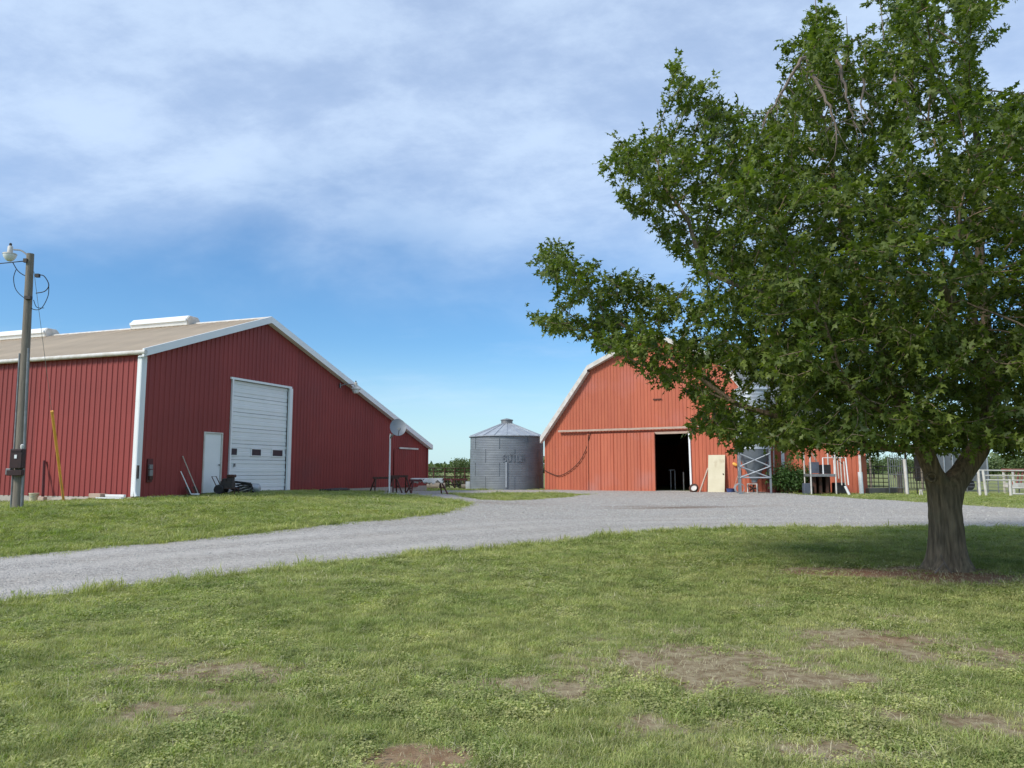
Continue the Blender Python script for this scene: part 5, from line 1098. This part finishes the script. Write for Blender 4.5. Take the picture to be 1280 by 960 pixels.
MB().box((cx(1017), -.2, .25), (.35, .4, .5)).build('step_box', M['bluegrey'], ch, bevel=.02)
tag(MB().tube([gp(w2(1066, 608, 2.0), .42), gp(w2(1071, 615, 2.0), .03)], .055, 6).build('white_post_stub', M['white']), 'short white pipe leaning at the foot of the cattle chute', 'pipe')

# ================================================================== FENCES right
def pipe_fence(name, label, cat, pts_px, Ys, posts, rails, m, pr=.05, rr_=.03, group=None, verts=None, mp=None):
    a, b = at(pts_px[0], 618, Ys[0]), at(pts_px[1], 618, Ys[1]); a = gp(a); b = gp(b); t = thing(name, label, cat, a, 0, group); d = b - a
    for k, (f, h_, lean_) in enumerate(posts):
        q = d * f; q.z = H(a.x + q.x, a.y + q.y) - a.z; MB().tube([q - Vector((0, 0, .2)), q + Vector((lean_, 0, h_))], pr, 8).build('post', mp or m, t, True)
    for f0, f1, h0, h1 in rails:
        q0, q1 = d * f0, d * f1; q0.z = H(a.x + q0.x, a.y + q0.y) - a.z + h0; q1.z = H(a.x + q1.x, a.y + q1.y) - a.z + h1
        MB().tube([q0, q1], rr_, 6).build('rail', m, t, True)
    for f, h0, h1 in (verts or []):
        q = d * f; z_ = H(a.x + q.x, a.y + q.y) - a.z; MB().tube([(q.x, q.y, z_ + h0), (q.x, q.y, z_ + h1)], rr_ * .8, 5).build('upright', m, t)
    return t
hh = lambda py, Y: (620 - py) * Y / 960
pipe_fence('pipe_fence', 'white pipe rail fence at the right edge beyond the gravel', 'fence', (1225, 1500), (37, 37), [(0, 1.22, 0), (.03, 1.22, -.1)] + [(f, .82, 0) for f in (.14, .29, .44)] + [(.6, 1.2, 0), (.8, 1.2, 0), (1, 1.2, 0)], [(0, 1, 1.22, 1.22), (.02, 1, .98, .98), (.02, 1, .76, .76), (.14, 1, .40, .38), (.14, 1, .12, .12)], M['white_old'], .06, .035)
pipe_fence('wire_fence', 'low grey wire and rail fence behind the white pipe fence', 'fence', (1196, 1300), (40, 41), [(f, .95, 0) for f in np.linspace(0, 1, 9)], [(0, 1, h_, h_) for h_ in (.15, .35, .52, .68, .85)], M['steel'], .03, .013)
pipe_fence('panel_fence', 'dark steel cattle panel fence right of the lean-to', 'fence', (1080, 1112), (38, 38.5), [(0, 1.35, 0), (1, 1.35, 0)], [(0, 1, h_, h_) for h_ in (.35, .55, .75, .95, 1.15, 1.33)], M['dark'], .035, .022, verts=[(f, .3, 1.33) for f in (.25, .42, .6, .78)])
pipe_fence('tall_gate', 'tall gate of thin vertical steel bars beside the white post', 'gate', (1112, 1131), (38, 38.2), [(0, 1.75, 0), (1, 1.75, 0)], [(0, 1, h_, h_) for h_ in (.3, .95, 1.35, 1.75)], M['steel'], .03, .02, verts=[(f, .3, 1.95) for f in (.15, .3, .45, .6, .75, .88)])
pipe_fence('panel_fence', 'dark steel panel fence just left of the oak trunk', 'fence', (1136, 1160), (37.6, 38), [(0, 1.4, 0), (.45, 1.4, 0), (1, 1.3, 0)], [(0, 1, h_, h_) for h_ in (.3, .55, .8, 1.05, 1.3)], M['dark'], .03, .02, verts=[(f, .3, 1.3) for f in (.15, .3, .6, .8)])
p = gp(at(1134.5, 618, 37)); tag(MB().tube([p - Vector((0, 0, .2)), Vector((at(1130.5, 574, 37).x, 37, at(1130.5, 574, 37).z))], .075, 10).build('white_gate_post', M['white_old'], None, True), 'tall white gate post leaning left, beside the barred gate', 'post')
p = gp(at(1077, 616.5, 36.2)); tag(MB().tube([p - Vector((0, 0, .2)), Vector((at(1075, 590, 36.2).x, 36.2, at(1075, 590, 36.2).z))], .10, 12).build('white_bollard', M['white'], None, True), 'thick short white post at the lean-to corner', 'post')
for i, px in enumerate((1149.5, 1153)):
    p = gp(at(px, 617, 36)); tag(MB().tube([p, p + Vector((.04 * (1 - 2 * i), 0, .28))], .035, 6).build('white_stake', M['white_old']), ('left', 'right')[i] + ' short white stake in the grass by the oak trunk', 'stake', 'white stakes by the trunk')
p = gp(at(1122, 616, 39)); slab('timber_beam', 'weathered brown timber lying under the cattle panel', 'timber', 1084, 1125, 616.8, .28, .25, M['wood'])
p = gp(at(1125.5, 612, 38.4)); tag(MB().tube([p, p + Vector((0, 0, 1.1))], .13, 10).build('wooden_post', M['wood'], None, True), 'stubby weathered wooden post behind the white gate post', 'post')
ps = thing('pole_shed', 'small open shed with red metal roof edge behind the panel fence', 'shed', gp(at(1112, 610, 46)))
z1 = at(1112, 561, 46).z - ps.location.z
for x in (-1.5, 1.5):
    for y in (-.9, .9): MB().tube([(x, y, -.2), (x, y, z1)], .07, 8).build('post', M['wood'], ps, True)
MB().box((0, -.98, z1 + .05), (3.4, .05, .26)).build('fascia', M['red_b'], ps)
clad(lambda a, z, h: (a, z, z1 + .16 + h - z * .06), -1.7, 1.7, lambda a: 1.1, -1.0, [], [], M['red_b'], ps, name='roof_panel', wpan=.86)
# grey shed / trailer behind fork
gs = thing('stock_trailer', 'grey metal stock trailer seen through the fork of the oak', 'trailer', gp(at(1190, 612, 46)))
z0, z1 = .55, at(1190, 562, 46).z - gs.location.z
MB().box((0, 0, (z0 + z1) / 2), (3.2, 2.2, z1 - z0)).build('body', M['shedgrey'], gs, bevel=.03)
for x in np.linspace(-1.5, 1.5, 7): MB().box((x, -1.12, (z0 + z1) / 2), (.06, .05, z1 - z0 - .1)).build('rib', M['galv_l'], gs)
MB().box((0, -1.13, z1 - .05), (3.24, .06, .08)).build('top_rail', M['galv'], gs); MB().box((0, -1.12, (z0 + z1) / 2 - .5), (3.1, .035, .05)).build('rub_rail', M['galv'], gs)
for x in (-.5, .4):
    for y in (-1.0, 1.0): o = MB().lathe([(.1, -.1), (.33, -.1), (.36, 0), (.33, .1), (.1, .1)], 20).build('wheel', M['black'], gs, True); o.rotation_euler = (R(90), 0, 0); o.location = (x, y, .36)
# red slatted hay feeder at right edge
hf = thing('hay_feeder', 'faded red slatted hay feeder behind the white fence at right edge', 'feeder', gp(at(1280, 612, 41)))
MB().box((0, 0, 1.25), (1.7, .9, .14)).build('roof', M['pink'], hf)
for x in np.linspace(-.75, .75, 8): MB().box((x, -.38, .85), (.06, .05, .7), Matrix.Rotation(R(12), 3, 'Y')).build('slat', M['pink'], hf)
MB().box((0, 0, .45), (1.6, .85, .25)).build('trough', M['white_old'], hf)
for x in (-.78, .78):
    for y in (-.38, .38): MB().box((x, y, .6), (.08, .08, 1.25)).build('leg', M['white_old'], hf)

# ================================================================== FENCE and clutter left of the grain bin
pipe_fence('pipe_fence', 'brown pipe corral fence between the dark red barn and the grain bin', 'fence', (529, 592), (50, 51), [(f, 1.35, 0) for f in (0, .2, .42, .62, .82, 1)], [(0, 1, 1.33, 1.33), (0, 1, 1.12, 1.12), (0, 1, .8, .8), (0, 1, .5, .5), (0, 1, .25, .25)], M['rust'], .05, .03)
for i, (px, w_, lab) in enumerate(((536, .9, 'low dark weeds beside the far corner of the red barn'), (552, 1.0, 'dark weed clump along the corral behind the trestle'), (575, 1.2, 'weedy brush pile behind the corral left of the grain bin'))):
    bush('weed_clump', lab, 'weeds', gp(at(px, 611, 51.5)), w_ * 1.3, .8, 1.0 + .2 * (i == 0), 700, M['leaf_far'], seed=20 + i, leafs=.12)
p = gp(at(563, 612, 50)); t = thing('farm_implement', 'old dark disc implement parked in front of the corral fence', 'implement', p)
MB().box((0, 0, .62), (2.2, .1, .1)).build('tool_bar', M['rustred'], t); MB().tube([(0, 0, .62), (.2, -1.0, .45)], .05, 6).build('hitch', M['rustred'], t)
for x in np.linspace(-1, 1, 8):
    o = MB().lathe([(.0, -.03), (.15, -.02), (.30, .03), (.30, .04), (.15, 0), (.0, -.01)], 18).build('disc', M['dark'], t, True); o.rotation_euler = (0, R(70), 0); o.location = (x, 0, .30)
MB().tube([(-1.05, 0, .30), (1.05, 0, .30)], .03, 6).build('axle', M['dark'], t)
for i, (px, rr_) in enumerate(((541, .17), (547, .2), (586.5, .16))):
    p = gp(at(px, 612.5, 49)); o = MB().lathe([(.02, -.5), (rr_, -.5), (rr_ * 1.05, 0), (rr_ * .95, .5), (.02, .5)], 12).build('log', M['wood'], None, True); o.rotation_euler = (R(90), 0, R(70 + 12 * i)); o.location = p + Vector((0, 0, rr_)); tag(o, ('cut log lying nearest the red barn corner', 'thicker cut log right beside the trestle', 'pale log end against the foot of the grain bin')[i], 'log')
MB_ = MB().lathe([(.30, 0), (.32, .25), (.30, .5), (.28, .5), (.28, .05)], 20).build('water_tub', M['galv_l'], None, True); MB_.location = gp(at(588, 612, 48.9)); tag(MB_, 'small bright metal tub beside the grain bin base', 'tub')

# ================================================================== FAR TREES
def far_tree(label, px, Y, w_px, top_py, seed, m=M['leaf_far']):
    c = at(px, 590, Y); c.z = H(c.x, c.y); w_ = w_px * Y / 960; h_ = at(px, top_py, Y).z - c.z
    r = np.random.default_rng(seed); t = thing('field_tree', label, 'tree', c, 0, 'trees on the far side of the fields')
    mb = MB(); mb.tube([(0, 0, -.2), (.05, 0, h_ * .35), (0, 0, h_ * .7)], [h_ * .045, h_ * .03, h_ * .012], 7); mb.build('trunk', M['bark'], t)
    lu = 22; ce_ = r.normal(0, 1, (lu, 3)); ce_ /= np.linalg.norm(ce_, axis=1, keepdims=True); ce_ = ce_ * r.uniform(.3, .85, (lu, 1)) * np.array([w_ / 2, w_ / 2.2, h_ * .34]) + np.array([0, 0, h_ * .58]); n = 2600
    idp = r.integers(0, lu, n); s_ = w_ * .10; p = ce_[idp] + r.normal(0, 1, (n, 3)) * np.array([s_, s_, s_ * .8]); p[:, 2] = np.clip(p[:, 2], h_ * .1, h_)
    leaves('crown', p, r.normal(0, 1, (n, 3)), r.normal(0, .7, (n, 3)) + np.array([0, 0, 1.]), r.uniform(.7, 1.4, n) * w_ * .05, m, t, OVAL, OVAL_F)
far_tree('bushy far tree just left of the grain bin', 575, 95, 30, 568, 31); far_tree('small far tree close to the grain bin wall', 589, 100, 18, 573, 32); far_tree('tiny dark far tree beside the red barn corner', 534, 110, 14, 580, 33)
lab = ['far green tree behind the dark cattle panel', 'far tree rising behind the barred gate', 'far tree behind the white gate post', 'far tree hidden mostly by the oak trunk', 'broad far tree right of the trailer', 'low rounded far tree under the right oak limb', 'far tree above the white pipe fence', 'taller far tree at the right picture edge', 'far tree beyond the right picture edge', 'far broad tree past the right edge']
for i, (px, Y, wp, tp_) in enumerate(((1092, 120, 34, 567), (1118, 130, 36, 569), (1142, 118, 34, 570), (1168, 135, 36, 566), (1212, 125, 40, 568), (1236, 118, 40, 571), (1258, 122, 36, 568), (1282, 112, 44, 566), (1320, 125, 50, 565), (1370, 120, 60, 566))): far_tree(lab[i], px, Y, wp, tp_, 40 + i)
r = np.random.default_rng(5); n = 26000; ang = r.uniform(-.75, 1.0, n); dist = r.uniform(330, 380, n); x = dist * np.sin(ang); y = dist * np.cos(ang); hgt = (2.2 + 6.5 * vnoise(x, y, .025, 4) * (vnoise(x, y, .1, 7) * .5 + .6)); z = r.random(n) ** .7 * hgt + .2
fo = leaves('distant_woodland', np.stack([x, y, z], -1), r.normal(0, 1, (n, 3)), r.normal(0, .7, (n, 3)) + np.array([0, 0, 1.]), r.uniform(1.2, 2.8, n), M['leaf_far'], None, OVAL, OVAL_F); tag(fo, 'low band of distant woods along the horizon')
print('done')
